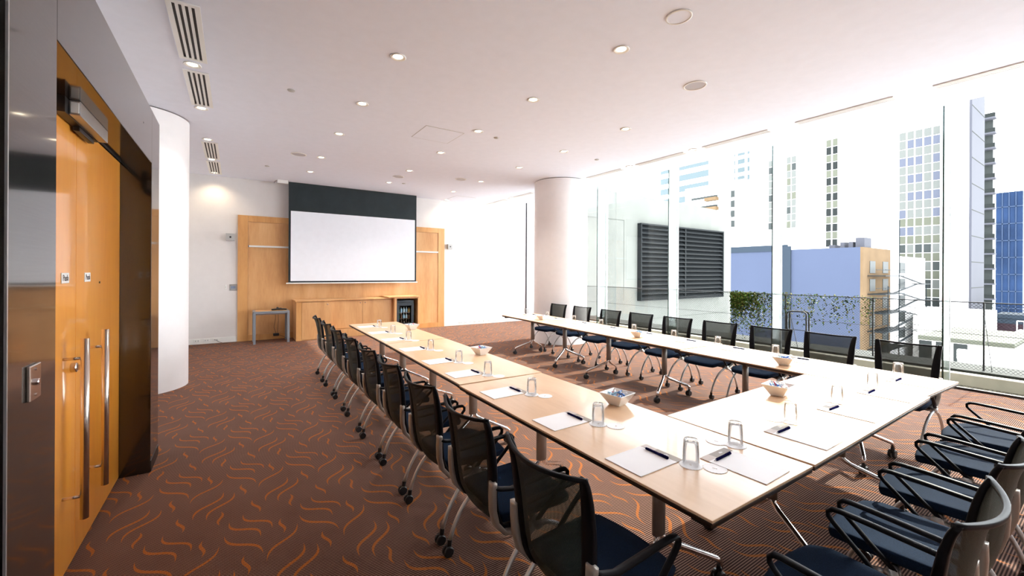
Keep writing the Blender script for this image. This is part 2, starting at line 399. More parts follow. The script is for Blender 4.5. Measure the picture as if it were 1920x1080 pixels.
# ---- projection screen
ps = thing('projection_screen', 'large white projection screen with black masking hung from the ceiling', 'projection screen', (2.65, 11.2, 1.33))
def psbox(name, m, x0, x1, z0, z1, y0=-.003, y1=.003, **k): return obj(name, bx(x0 - 2.65, x1 - 2.65, y0, y1, z0 - 1.33, z1 - 1.33), m, ps, **k)
psbox('masking', M['screenblack'], 1.068, 4.237, 1.345, 3.748)
psbox('viewing_surface', M['screenwhite'], 1.114, 4.192, 1.383, 3.062, -.006, -.0031)
psbox('weight_bar', M['trimwhite'], 1.02, 4.27, 1.315, 1.345, -.018, .018, bevel=.006)
pc = thing('screen_bracket', 'small white box bracket at the ceiling left of the projection screen', 'bracket', (.92, 11.1, CZ - .001))
obj('box', bx(-.1, .12, -.05, .05, -.075, 0), M['trimwhite'], pc, bevel=.004)
obj('hook', sweep(B(), bez((-.1, 0, -.02), (-.16, 0, -.03), (-.16, 0, -.09), 6), .012, .012), M['greyleg'], pc, smooth=True)

# ---- credenza units
def kn(parent, x, y, z):
    b = B(); cyl_ax(b, (x, y - .008, z), .014, .009, 'y', rr=.003); obj('lock', b, M['steel'], parent)
yb = YW - .046
c1 = thing('cabinet', 'projecting maple cabinet at the left end of the low cabinet run', 'cabinet', (1.52, 10.75, 0))
obj('body', bx(-.33, .42, .02, yb - 10.75, 0, .90), M['panelwood'], c1)
obj('side_post', bx(-.33, -.22, 0, .02, 0, .90), M['panelframe'], c1)
obj('counter', bx(-.35, .44, -.01, yb - 10.75, .905, .935), M['panelwood'], c1, bevel=.003)
d = obj('door', bx(-.215, .41, 0, .018, .02, .885), M['panelwood'], c1, bevel=.002); kn(d, .34, 0, .83)
c2 = thing('cabinet', 'maple low cabinet with two doors in the middle of the run under the screen', 'cabinet', (2.72, 10.93, 0))
obj('body', bx(-.775, .775, .02, yb - 10.93, .20, .90), M['panelwood'], c2)
obj('plinth', bx(-.775, .775, -.06, yb - 10.93, 0, .197), M['panelwood'], c2)
obj('counter', bx(-.77, .775, -.03, yb - 10.93, .905, .93), M['panelwood'], c2, bevel=.003)
d = obj('door', bx(-.77, -.004, 0, .018, .215, .885), M['panelwood'], c2, bevel=.002); kn(d, -.06, 0, .83)
d = obj('door', bx(.004, .74, 0, .018, .215, .885), M['panelwood'], c2, bevel=.002); kn(d, .06, 0, .83)
c3 = thing('cabinet', 'maple cabinet with an open niche holding the small fridge', 'cabinet', (3.83, 10.80, 0))
b = B(); box(b, -.33, -.27, 0, .6, 0, .93); box(b, .31, .36, 0, .6, 0, .93); box(b, -.27, .31, 0, .6, .905, .93); box(b, -.27, .31, 0.0, .6, 0, .16)
obj('carcass', b, M['panelwood'], c3)
obj('back_board', bx(-.27, .31, .58, .6, .16, .905), M['edge'], c3)
obj('counter', bx(-.50, .36, -.03, .6, .935, .965), M['panelwood'], c3, bevel=.003)
# fridge
M['fridge'] = mat('fridge_plastic', (.03, .045, .06), .3)
fr = thing('bar_fridge', 'dark grey glass-door bar fridge with bottles in the cabinet niche', 'fridge', (3.80, 10.86, .163))
b = B(); box(b, -.235, -.205, 0, .45, 0, .69); box(b, .205, .235, 0, .45, 0, .69); box(b, -.205, .205, 0, .45, .60, .69); box(b, -.205, .205, 0, .45, 0, .04); box(b, -.205, .205, .42, .45, .04, .60)
obj('body', b, M['fridge'], fr, bevel=.004)
b = B(); box(b, -.235, -.165, -.03, -.001, .02, .62); box(b, .165, .235, -.03, -.001, .02, .62); box(b, -.165, .165, -.03, -.001, .55, .62); box(b, -.165, .165, -.03, -.001, .02, .09)
dr = obj('door', b, M['fridge'], fr, bevel=.004)
obj('glass_pane', bx(-.165, .165, -.016, -.012, .09, .55), M['pane'], dr)
obj('top_grille', sweep(B(), [(-.225, -.02, .655), (0, -.035, .665), (.225, -.02, .655)], .06, .03, side=(0, 0, 1), n=8, rect=True), M['fridge'], fr)
b = B(); cyl_ax(b, (0, -.04, .66), .018, .004, 'y'); obj('badge', b, M['chrome'], fr)
for z in (.20, .36):
    obj('shelf', bx(-.2, .2, .02, .40, z, z + .008), M['chrome'], fr)
bots = []
def bottle(col, cap):
    t = thing('bottle', 'x', 'bottle', (0, 0, 0), group='bottles and cans inside the bar fridge')
    mt = mat('bottle_' + str(len(bots)), col, .12, coat=.6)
    obj('bottle_body', lathe(B(), [(0, 0), (.026, 0), (.028, .01), (.028, .08), (.012, .105), (.011, .122), (0, .122)], n=14), mt, t, smooth=True)
    obj('cap', lathe(B(), [(.0125, .122), (.0125, .132), (0, .132)], n=10), M['trimwhite'] if cap else M['steel'], t)
    return t
protos = [bottle((.02, .25, .08), 1), bottle((.35, .6, .85), 1), bottle((.55, .75, .9), 1), bottle((.5, .35, .05), 0), bottle((.08, .03, .015), 1)]
names = ['green bottle', 'blue bottle', 'pale blue bottle', 'amber bottle', 'dark bottle']
used = set()
sh = ['bottom', 'middle', 'top']
for row, z in enumerate((.04, .208, .368)):
    for k in range(5):
        pi = (4 if row < 1 else [0, 1, 2, 1, 3][k] if row == 2 else [0, 4, 1, 2, 4][k])
        lab = ('dark bottle with white cap standing in the bottom row of the bar fridge' if row == 0 else
               '%s on the %s fridge shelf, %s from the left' % (names[pi], sh[row], ['first', 'second', 'third', 'fourth', 'fifth'][k]))
        p = (3.80 - .145 + .0725 * k, 10.86 + .09, .163 + z)
        if pi not in used: used.add(pi); protos[pi].location = p; protos[pi]['label'] = lab
        else: dup(protos[pi], p, 0, lab)

# ---- side table with conference phone
st = thing('side_table', 'small grey metal side table with a timber top left of the cabinets', 'side table', (.70, 11.0, 0))
for sx in (-1, 1):
    for sy in (-1, 1):
        obj('leg', bx(sx * .33 - .024, sx * .33 + .024, sy * .24 - .024, sy * .24 + .024, 0, .67), M['greyleg'], st, bevel=.002)
b = B(); box(b, -.355, .355, -.265, -.215, .67, .72); box(b, -.355, .355, .215, .265, .67, .72); box(b, -.355, -.305, -.215, .215, .67, .72); box(b, .305, .355, -.215, .215, .67, .72)
obj('top_frame', b, M['greyleg'], st, bevel=.002)
obj('table_top', bx(-.303, .303, -.213, .213, .695, .722), M['panelwood'], st)
obj('stretcher', bx(-.306, .306, .22, .25, .60, .625), M['alu'], st)
ph = thing('conference_phone', 'black conference phone lying on the small grey side table', 'telephone', (.86, 10.98, .7225))
b = sweep(B(), [(-.15, 0, .015), (-.05, 0, .022), (.05, 0, .022), (.15, 0, .015)], .13, .03, side=(0, 1, 0), rect=True)
obj('base', b, M['black'], ph, smooth=True)
obj('keypad', bx(-.05, .05, -.05, .04, .036, .05), M['black'], ph, bevel=.006)
obj('handset_knob', lathe(B(), [(.0, .07), (.02, .068), (.025, .05), (.025, .036)], -.03, 0, 12), M['black'], ph, smooth=True)
cd = thing('power_adapter', 'black power adapter hanging by thin cables behind the small side table', 'power adapter', (.80, 11.2, 0))
pts = [Vector((0, 0.02, .70)), Vector((.01, .06, .5)), Vector((-.02, .05, .3)), Vector((.02, .03, .16))]
obj('cable', sweep(B(), pts, .008, .008, n=6), M['black'], cd, smooth=True)
obj('cable', sweep(B(), [(.06, .02, .70), (.07, .05, .45), (.05, .03, .2), (.06, .02, .13), (.18, 0, .07), (.24, .0, .01)], .007, .007, n=6), M['black'], cd, smooth=True)
obj('power_brick', bx(-.04, .08, -.02, .05, .10, .16), M['black'], cd, bevel=.008)

# wall devices
def wallbox(name, label, cat, x, z, w, h, d, m, dot=True, ds=.02):
    t = thing(name, label, cat, (x, YW, z))
    obj('housing', bx(-w / 2, w / 2, -d, 0, -h / 2, h / 2), m, t, bevel=.004)
    if dot:
        b = B(); cyl_ax(b, (0, -d - .001, 0), ds, .002, 'y'); obj('dot', b, M['black'], t)
    return t
M['greybox'] = mat('grey_speaker_box', (.44, .44, .44), .5)
wallbox('wall_speaker', 'square grey wall speaker left of the maple panel', 'speaker', -.08, 2.385, .165, .165, .09, M['greybox'])
wallbox('wall_speaker', 'square grey wall speaker right of the maple panel', 'speaker', 5.36, 2.375, .15, .15, .09, M['greybox'])
sw = wallbox('control_panel', 'bluish switch panel on the white wall beside the maple panel edge', 'switch', -.02, 1.245, .15, .15, .012, M['alu'], False)
M['bluish'] = mat('blue_grey_key', (.20, .28, .42), .4)
for i in range(3): obj('key', bx(-.045 + .03 * i, -.022 + .03 * i, -.016, -.012, -.03, .03), M['bluish'], sw)
wallbox('light_switch', 'narrow white switch left of the bluish control panel', 'switch', -.165, 1.25, .035, .11, .012, M['trimwhite'], True, .005)
def outlets(x0, n, step, where, plug=None):
    for i in range(n):
        t = thing('power_outlet', '%s of the %s white outlets low on the front wall %s' % (['first', 'second', 'third', 'fourth', 'fifth', 'sixth', 'seventh', 'eighth', 'ninth'][i], n, where), 'outlet', (x0 + i * step, YW - .014, .075), group='outlets ' + where)
        obj('plate', bx(-.055, .055, -.010, 0, -.035, .035), M['trimwhite'], t, bevel=.002)
        for s in (-.022, .022): obj('socket_hole', bx(s - .006, s + .006, -.0115, -.010, -.012, .012), M['greyleg'], t)
outlets(-.68, 3, .17, 'beside the left column')
outlets(5.75, 9, .172, 'right of the maple panel')
o = obj('floor_cord', sweep(B(), [(-.36, YW - .025, .075), (-.33, YW - .06, .07), (-.27, YW - .10, .03), (-.2, YW - .14, .006), (-.12, YW - .16, .006)], .009, .009, n=6), M['black'], smooth=True)
tag(o, 'short black cord plugged in low beside the left column', 'cord')

# ------------------------------------------------------------------ ceiling fittings
lights = []
def downlight(x, y, label, glow=True):
    t = thing('downlight', label, 'ceiling light', (x, y, CZ), group='recessed ceiling downlights')
    obj('trim_ring', lathe(B(), [(.052, -.001), (.075, -.001), (.078, -.006), (.070, -.011), (.054, -.006), (.045, -.0015)], n=28), M['trimwhite'], t, smooth=True)
    obj('lamp', lathe(B(), [(0, -.004), (.030, -.004), (.044, -.0015)], n=20), M['lampglow'], t)
    return t
ORD = ['nearest', 'second', 'third', 'fourth', 'fifth', 'sixth']
cols = [(-.37, [5.416, 6.795, 8.355, 9.805, 11.10], 'along the strip of left-hand air grilles'),
        (1.34, [4.065, 5.454, 6.85, 8.453, 9.813], 'in the ceiling line over the left chairs'),
        (3.058, [2.729, 4.13, 5.524, 6.894, 8.502, 9.904], 'in the ceiling line through the middle of the room'),
        (4.81, [4.20, 5.591, 6.966, 8.551, 10.032], 'in the ceiling line over the window-side table row'),
        (6.57, [4.247, 5.629, 7.0, 9.896, 11.35], 'between the slot diffusers near the window')]
first = None
for x, ys, wh in cols:
    for i, y in enumerate(ys):
        lab = 'recessed round downlight, %s %s' % (ORD[i] + ('' if i == 0 else ' nearest'), wh)
        if first is None: first = downlight(x, y, lab)
        else: dup(first, (x, y, CZ), 0, lab)
for x, ys, wh in cols[:4]:
    for y in ys:
        if y > 11: continue
        ld = bpy.data.lights.new('downlight_beam', 'SPOT'); ld.energy = 42; ld.spot_size = 1.75; ld.spot_blend = .8; ld.shadow_soft_size = .04; ld.color = (1, .94, .86)
        lo = bpy.data.objects.new('downlight_beam', ld); link(lo); lo.location = (x, y, CZ - .03)
for x, y in ((-.37, 11.10), (5.2, 11.18), (6.57, 11.2)):
    ld = bpy.data.lights.new('downlight_beam', 'SPOT'); ld.energy = 16; ld.spot_size = 2.2; ld.spot_blend = .9; ld.shadow_soft_size = .03; ld.color = (1, .80, .52)
    lo = bpy.data.objects.new('downlight_beam', ld); link(lo); lo.location = (x, y, CZ - .03)
    lo.rotation_euler = Vector((0, .12, -1)).to_track_quat('-Z', 'Y').to_euler()
dup(first, (5.2, 11.30, CZ), 0, 'recessed round downlight close to the wall right of the projection screen')

def disc(name, x, y, r, label, cat, m=None, inner=True):
    t = thing(name, label, cat, (x, y, CZ))
    obj('rim', lathe(B(), [(r * .86, -.001), (r, -.001), (r, -.008), (r * .88, -.012), (r * .86, -.006)], n=36), M['trimwhite'], t, smooth=True)
    obj('grille', lathe(B(), [(0, -.007), (r * .86, -.006)], n=36), m or M['ceil'], t)
    return t
disc('ceiling_speaker', 3.061, 2.113, .105, 'round white ceiling speaker nearest the camera', 'speaker')
M['grille_grey'] = mat('speaker_grille', (.50, .50, .54), .8)
disc('ceiling_speaker', 4.336, 2.783, .125, 'round grey-white ceiling speaker over the near table corner by the window', 'speaker', M['grille_grey'])
disc('ceiling_speaker', .963, 8.462, .13, 'round ceiling speaker left, in front of the projection screen', 'speaker', M['grille_grey'])
disc('ceiling_speaker', 3.044, 9.17, .12, 'round ceiling speaker in the middle, in front of the projection screen', 'speaker', M['grille_grey'])
disc('ceiling_speaker', 4.313, 8.608, .125, 'round ceiling speaker right of the screen toward the white column', 'speaker', M['grille_grey'])
for x, y, w in ((.547, 5.523, 'between the left air grilles and the downlights'), (3.442, 5.624, 'right of the ceiling hatch'), (.543, 9.771, 'above the left end of the screen wall'), (5.663, 5.638, 'near the slot diffusers and column'), (3.39, 9.815, 'just in front of the screen top')):
    t = thing('sprinkler_cover', 'small round sprinkler cover on the ceiling ' + w, 'sprinkler', (x, y, CZ), group='small sprinkler covers on the ceiling')
    obj('cover_disc', lathe(B(), [(0, -.014), (.035, -.012), (.042, -.006), (.042, -.001)], n=20), M['greybox'], t, smooth=True)
hp = thing('ceiling_hatch', 'square access hatch set flush in the ceiling', 'access panel', (2.619, 6.037, CZ))
obj('panel', bx(-.30, .30, -.30, .30, -.004, -.001), M['ceil'], hp)
b = B()
for a in ((-.308, .308, -.308, -.300), (-.308, .308, .300, .308), (-.308, -.300, -.3, .3), (.300, .308, -.3, .3)): box(b, *a, -.0035, -.0005)
obj('shadow_gap', b, M['greybox'], hp)
hp2 = thing('ceiling_hatch', 'faint square access hatch in the ceiling by the right end of the screen wall', 'access panel', (5.45, 10.85, CZ))
obj('panel', bx(-.30, .30, -.32, .32, -.004, -.001), M['ceil'], hp2)
b = B()
for a in ((-.306, .306, -.326, -.320), (-.306, .306, .320, .326), (-.306, -.300, -.32, .32), (.300, .306, -.32, .32)): box(b, *a, -.0035, -.0005)
obj('shadow_gap', b, M['greybox'], hp2)

def grille(x0, x1, y0, y1, nslots, label, fr=.03, sw=None, grp='left', gcol='trimwhite'):
    cx, cy = (x0 + x1) / 2, (y0 + y1) / 2
    t = thing('air_grille' if grp == 'left' else 'slot_diffuser', label, 'air vent', (cx, cy, CZ), group=('four-slot air grilles by the left column' if grp == 'left' else 'long slot diffusers along the window'))
    w = (x1 - x0); l = (y1 - y0); iw = w - 2 * fr; p = iw / (nslots * 2 - 1) if sw is None else sw
    gap = (iw - nslots * p) / max(1, nslots - 1)
    b = B(); box(b, -w / 2, -w / 2 + fr, -l / 2, l / 2, -.012, -.001); box(b, w / 2 - fr, w / 2, -l / 2, l / 2, -.012, -.001)
    e = min(fr * 1.3, .04)
    box(b, -w / 2 + fr, w / 2 - fr, -l / 2, -l / 2 + e, -.012, -.001); box(b, -w / 2 + fr, w / 2 - fr, l / 2 - e, l / 2, -.012, -.001)
    obj('frame', b, M[gcol], t, bevel=.001)
    obj('plenum', bx(-w / 2 + fr, w / 2 - fr, -l / 2 + e, l / 2 - e, -.0015, -.0005), M['darkslot'], t)
    for i in range(nslots - 1):
        xa = -iw / 2 + (i + 1) * p + i * gap
        obj('blade', bx(xa, xa + gap, -l / 2 + e, l / 2 - e, -.011, -.0016), M[gcol], t)
    return t
for i, (y0, y1) in enumerate(((4.19, 5.29), (5.565, 6.69), (8.50, 9.72), (9.95, 11.2))):
    grille(-.465, -.24, y0, y1, 4, 'white ceiling air grille with four black slots, %s from the camera' % ['first', 'second', 'third', 'fourth'][i], .038)
for i, (y0, y1) in enumerate(((-.6, 1.28), (1.62, 2.67), (3.03, 4.07), (4.42, 5.475), (5.84, 6.85), (8.93, 10.08), (10.2, 11.34))):
    grille(6.545, 6.665, y0, y1, 4, 'long narrow slot diffuser in the ceiling near the window, %s from the right' % ['first', 'second', 'third', 'fourth', 'fifth', 'sixth', 'seventh'][i], .008, .0135, 'right', 'trimwhite')

# ------------------------------------------------------------------ chairs
PROF = [(-.318, .935, .247), (-.303, .90, .241), (-.288, .84, .234), (-.276, .76, .228), (-.268, .68, .222), (-.263, .60, .216), (-.258, .53, .210), (-.246, .455, .204), (-.222, .40, .198), (-.175, .368, .190), (-.110, .355, .182)]
def bp(v, u, off=0.0):
    f = v * (len(PROF) - 1); i = min(int(f), len(PROF) - 2); t = f - i
    a, c = PROF[i], PROF[i + 1]; x, z, hw = (a[k] + (c[k] - a[k]) * t for k in range(3))
    k = (1 - u * u); conc = .048 * (1 - v) + .018
    return Vector((x - conc * k + off, u * hw, z - .016 * k * max(0, 1 - v * 6)))
def make_chair():
    t = thing('conference_chair', 'x', 'chair')
    # seat: rounded pad with waterfall front
    b = B(); rows = []; nx, ny = 14, 10; x0, x1, hw = -.220, .238, .242
    def top(i, j):
        a = i / nx; c = -1 + 2 * j / ny
        x = x0 + (x1 - x0) * a; w = hw * (1 - .10 * (1 - a) ** 2) * (1 - .10 * max(0, a - .8) / .2)
        xx = x - .03 * c * c * (1 if a > .6 else 0) * ((a - .6) / .4 if a > .6 else 0)
        z = .455 - .010 * (1 - c * c) * math.sin(a * PI) - .022 * max(0, (a - .72) / .28) ** 2
        return Vector((xx, c * w, z))
    G = [[b.verts.new(top(i, j)) for j in range(ny + 1)] for i in range(nx + 1)]
    H = [[b.verts.new(Vector((G[i][j].co.x * .97, G[i][j].co.y * .95, .400 - .012 * max(0, (i / nx - .8) * 5)))) for j in range(ny + 1)] for i in range(nx + 1)]
    for i in range(nx):
        for j in range(ny):
            b.faces.new((G[i][j], G[i + 1][j], G[i + 1][j + 1], G[i][j + 1])); b.faces.new((H[i][j], H[i][j + 1], H[i + 1][j + 1], H[i + 1][j]))
    for i in range(nx):
        b.faces.new((G[i][0], H[i][0], H[i + 1][0], G[i + 1][0])); b.faces.new((G[i][ny], G[i + 1][ny], H[i + 1][ny], H[i][ny]))
    for j in range(ny):
        b.faces.new((G[0][j], G[0][j + 1], H[0][j + 1], H[0][j])); b.faces.new((G[nx][j], H[nx][j], H[nx][j + 1], G[nx][j + 1]))
    obj('seat', b, M['fabric'], t, smooth=False, bevel=.016, seg=3)
    for p in t.children[0].data.polygons: p.use_smooth = True
    # mesh back
    b = B(); nv, nu = 30, 16
    G = [[b.verts.new(bp(.015 + .97 * i / nv, -.93 + 1.86 * j / nu)) for j in range(nu + 1)] for i in range(nv + 1)]
    for i in range(nv):
        for j in range(nu): b.faces.new((G[i][j], G[i + 1][j], G[i + 1][j + 1], G[i][j + 1]))
    obj('backrest_mesh', b, M['meshback'], t, smooth=True)
    b = B()
    for s in (-1, 1):
        pts = [bp(i / 26, s * (.95)) for i in range(27)]
        sweep(b, pts, .046, .024, side=(0, 1, 0), n=10, rect=True, taper=lambda q: .75 + .5 * min(1, q * 3))
    pts = [bp(.012, -1.0 + 2.0 * i / 16) for i in range(17)]
    sweep(b, pts, .016, .016, side=(0, 0, 1), n=10, rect=True)
    pts = [bp(.985, -1 + 2 * i / 12) for i in range(13)]
    sweep(b, pts, .05, .018, side=(1, 0, 0), n=8, rect=True)
    obj('backrest_frame', b, M['blackframe'], t, smooth=True)
    for s in (-1, 1):
        # upright grey bracket behind the frame, bending forward under the seat
        pts = [(-.283, s * .236, .635), (-.284, s * .234, .57), (-.280, s * .230, .50), (-.262, s * .226, .43), (-.215, s * .222, .375), (-.13, s * .222, .352), (-.02, s * .236, .37)]
        sm = []
        for a, c in zip(pts, pts[1:]):
            for q in range(4): sm.append(Vector(a).lerp(Vector(c), q / 4))
        sm.append(Vector(pts[-1]))
        obj('back_bracket', sweep(B(), sm, .046, .026, side=(0, 1, 0), n=10, rect=True, taper=lambda q: 1 if q < .5 else 1 - .35 * (q - .5) * 2), M['bracket'], t, smooth=True)
        # arm loop
        y = s * .262
        pts = [Vector((-.285, s * .238, .612)), Vector((-.255, s * .25, .602)), Vector((-.20, y, .594)), Vector((-.10, y, .600)), Vector((0.0, y, .606)), Vector((.10, y, .610))]
        pts += [Vector((.130, y, .607)), Vector((.147, y, .593)), Vector((.146, y, .573)), Vector((.128, y, .552)), Vector((.03, y, .462)), Vector((-.045, s * .256, .39))]
        obj('armrest', sweep(B(), pts, .034, .021, side=(0, 1, 0), n=10, taper=lambda q: 1.0 if q < .55 else .82), M['blackframe'], t, smooth=True)
        obj('pivot', sweep(B(), [(-.035, s * .228, .38), (-.035, s * .272, .375)], .05, .05, side=(1, 0, 0), n=14), M['alu'], t, smooth=True)
        for nme, ex, ey, cx in (('rear', -.275, .266, -.205), ('front', .270, .226, .175)):
            pts = bez((-.03 if nme == 'rear' else -.01, s * .252, .372), (cx, s * (ey + .004), .325), (ex, s * ey, .085), 12)
            lg = obj('leg', sweep(B(), pts, .024, .024, n=12), M['alu'], t, smooth=True)
            b = B()
            for q in (-.013, .013): cyl_ax(b, (ex - .012, s * ey + q, .030), .030, .009, 'y', n=18, rr=.004)
            sweep(b, [(ex - .012, s * ey, .030), (ex - .004, s * ey, .06), (ex, s * ey, .092)], .026, .03, n=8)
            obj('caster', b, M['black'], lg, smooth=False)
    b = B(); sweep(b, [(-.03, -.23, .385), (-.03, .23, .385)], .03, .03, side=(1, 0, 0), n=10); box(b, -.14, .12, -.10, .10, .375, .405)
    obj('underframe', b, M['black'], t)
    return t
chair0 = make_chair(); placed = [0]
def place(x, y, rz, label, group):
    if not placed[0]:
        placed[0] = 1; chair0.location = (x, y, 0); chair0.rotation_euler = (0, 0, rz); chair0['label'] = label; chair0['group'] = group
        return chair0
    return dup(chair0, (x, y, 0), rz, label, group)
O9 = ['nearest the camera', 'second from the camera', 'third from the camera', 'fourth from the camera', 'middle one of the nine', 'fourth from the far end', 'third from the far end', 'second from the far end', 'farthest from the camera']
LY = [1.245, 1.90, 2.56, 3.22, 3.90, 4.62, 5.36, 6.06, 6.86]
for i, y in enumerate(LY):
    place(1.29 + .010 * i, y, random.uniform(-.03, .03), 'black mesh-back chair along the left row, door side, ' + O9[i], 'chairs along the left table row')
RY = [1.275, 1.945, 2.58, 3.25, 3.93, 4.66, 5.37, 6.19, 6.95]
RX = [5.30, 5.325, 5.35, 5.37, 5.39, 5.42, 5.45, 5.52, 5.55]
for i, y in enumerate(RY):
    place(RX[i], y, PI + random.uniform(-.03, .03), 'black mesh-back chair behind the right row, window side, ' + O9[i], 'chairs along the window-side table row')
for i, x in enumerate([1.885, 2.53, 3.21, 3.925, 4.57]):
    place(x, .592, PI / 2 + random.uniform(-.02, .02), 'blue-black armchair at the near table edge, ' + ['leftmost, mostly cut off by the picture bottom', 'second from the left', 'middle one of the five', 'fourth from the left', 'rightmost, nearest the window'][i], 'chairs along the near table edge')

# ------------------------------------------------------------------ tables
TW, TL, TZ = .79, 2.145, .742
def make_table(lenm, label):
    t = thing('folding_table', label, 'table', group='castored tables set out in a U')
    tp = obj('tabletop', bx(-TW / 2, TW / 2, -lenm / 2, lenm / 2, TZ - .011, TZ), M['tabletop'], t, bevel=.002)
    obj('edge_band', bx(-TW / 2 + .001, TW / 2 - .001, -lenm / 2 + .001, lenm / 2 - .001, TZ - .031, TZ - .0112), M['edge'], tp, bevel=.004)
    ip = .52
    for s in (-1, 1):
        yp = s * ip
        obj('post', sweep(B(), [(0, yp, .285), (0, yp, TZ - .031)], .085, .052, side=(1, 0, 0), n=20, rect=False), M['post'], t, smooth=True)
        obj('top_bracket', bx(-.23, .23, yp - .022, yp + .022, TZ - .06, TZ - .031), M['black'], t, bevel=.004)
        for q in (-1, 1):
            ex, ey = q * .305, yp + s * .15
            pts = [(q * .012, yp, .30), (q * .025, yp + s * .006, .262), (q * .06, yp + s * .025, .235), (ex * .92, yp + s * .138, .135), (ex, ey, .118), (ex, ey, .085)]
            ft = obj('foot', sweep(B(), pts, .033, .033, n=12), M['chrome'], t, smooth=True)
            b = B()
            for z in (-.016, .016): cyl_ax(b, (ex - .012, ey + z, .036), .036, .011, 'y', n=18, rr=.005)
            sweep(b, [(ex - .012, ey, .036), (ex - .004, ey, .07), (ex, ey, .098)], .03, .032, n=8)
            obj('caster', b, M['black'], ft)
    obj('beam', bx(-.018, .018, -ip, ip, TZ - .125, TZ - .05), M['post'], t, bevel=.004)
    for s in (-1, 1): obj('latch', bx(TW / 2 - .10, TW / 2 - .03, s * (lenm / 2 - .08) - .03, s * (lenm / 2 - .08) + .03, TZ - .055, TZ - .030), M['black'], t, bevel=.004)
    for s in (-1, 1): obj('latch', bx(-TW / 2 + .03, -TW / 2 + .10, s * (lenm / 2 - .08) - .03, s * (lenm / 2 - .08) + .03, TZ - .055, TZ - .030), M['black'], t, bevel=.004)
    return t
t0 = make_table(TL, 'x')
def tab(i, x, y, rz, label):
    global t0
    if i == 0: t0.location = (x, y, 0); t0.rotation_euler = (0, 0, rz); t0['label'] = label; return t0
    return dup(t0, (x, y, 0), rz, label)
# left row: left edge x 1.405@.815, 1.463@2.91, 1.544@5.08, 1.573@7.25
LT = [(1.825, 1.858, -.018, 'nearest of the three tables in the left row, at the near corner'), (1.898, 3.990, -.034, 'middle of the three tables in the left row'), (1.958, 6.158, -.020, 'farthest of the three tables in the left row, toward the screen')]
for i, a in enumerate(LT): tab(i, a[0], a[1], a[2], 'maple-topped castored table, ' + a[3])
RT = [(4.580, 1.846, -.045, 'nearest of the three tables in the window-side row, at the right corner'), (4.744, 3.962, -.060, 'middle of the three tables in the window-side row'), (4.895, 6.120, -.064, 'farthest of the three tables in the window-side row')]
for i, a in enumerate(RT): tab(9, a[0], a[1], a[2], 'maple-topped castored table, ' + a[3])
sc_ = [o for o in S.objects if o.name.startswith('folding_table')]
for o in sc_:
    if o.location.y < 1.9: o.scale.y = .965 if o.location.x < 3 else .957
# near table between the rows (turned, length 2.0)
NTL = 1.928
nt_ = make_table(NTL, 'maple-topped castored table closing the U between the two rows at the near edge')
nt_.location = (3.187, 1.212, 0); nt_.rotation_euler = (0, 0, PI / 2)

# ------------------------------------------------------------------ things on the tables
TOPZ = TZ + .0005
def make_pad():
    t = thing('notepad', 'x', 'notepad')         # local: writer sits at -x, header at +x
    obj('pages', bx(-.148, .103, -.105, .105, 0, .0030), M['paper'], t)
    h = obj('header_band', bx(.103, .148, -.105, .035, 0, .0030), M['taupe'], t)
    obj('header_pale_end', bx(.103, .148, .035, .105, 0, .0030), M['taupel'], t)
    b = B()
    box(b, .121, .124, -.045, -.020, .0031, .0036); box(b, .124, .130, -.043, -.039, .0031, .0036); box(b, .124, .133, -.034, -.030, .0031, .0036); box(b, .124, .130, -.026, -.022, .0031, .0036)
    obj('emblem', b, M['paper'], h)
    return t
def make_pen():
    t = thing('pen', 'x', 'pen')
    obj('barrel', sweep(B(), [(0, -.045, .005), (0, -.04, .005), (0, .045, .005), (0, .055, .005)], .0125, .0125, n=10, taper=lambda q: .8 if q in (0, 1) else 1), M['pen'], t, smooth=True)
    obj('tip', sweep(B(), [(0, .055, .005), (0, .070, .005)], .006, .006, n=8, taper=lambda q: 1 - .6 * q), M['alu'], t, smooth=True)
    obj('clip', bx(-.002, .002, -.075, -.030, .0102, .0125), M['pen'], t)
    obj('grip', sweep(B(), [(0, -.075, .005), (0, -.045, .005)], .0140, .0140, n=10), M['pen'], t, smooth=True)
    return t
def make_glass():
    t = thing('tumbler', 'x', 'glass')           # upturned: mouth down
    obj('glass_wall', lathe(B(), [(.0345, .0), (.036, .001), (.0355, .06), (.034, .104), (.0335, .112), (.030, .117), (0, .117)], n=28), M['tumbler'], t, smooth=True)
    obj('inner_wall', lathe(B(), [(.0335, .001), (.033, .06), (.031, .094), (.026, .101), (0, .102)], n=28), M['tumbler'], t, smooth=True)
    obj('rim', lathe(B(), [(.0362, .0005), (.0366, .002), (.036, .004)], n=28), M['tumbler'], t, smooth=True)
    obj('base_facets', lathe(B(), [(.0, .104), (.012, .112), (.020, .105), (.027, .113), (.029, .104)], n=10), M['tumbler'], t)
    return t
def make_coaster():
    t = thing('paper_coaster', 'x', 'coaster')
    b = B(); pr_ = []
    vs = []
    for z in (0, .0016):
        vs.append([b.verts.new(((.050 + .0016 * math.cos(j * PI)) * math.cos(2 * PI * j / 48), (.050 + .0016 * math.cos(j * PI)) * math.sin(2 * PI * j / 48), z)) for j in range(48)])
    b.faces.new(vs[0]); b.faces.new(vs[1])
    for j in range(48): b.faces.new((vs[0][j], vs[0][(j + 1) % 48], vs[1][(j + 1) % 48], vs[1][j]))
    obj('disc', b, M['paper'], t)
    b = B(); box(b, -.010, .010, -.002, .001, .0017, .0020); box(b, -.008, -.005, .001, .006, .0017, .0020); box(b, -.0015, .0015, .001, .008, .0017, .0020); box(b, .005, .008, .001, .006, .0017, .0020)
    obj('emblem', b, M['taupel'], t)
    return t
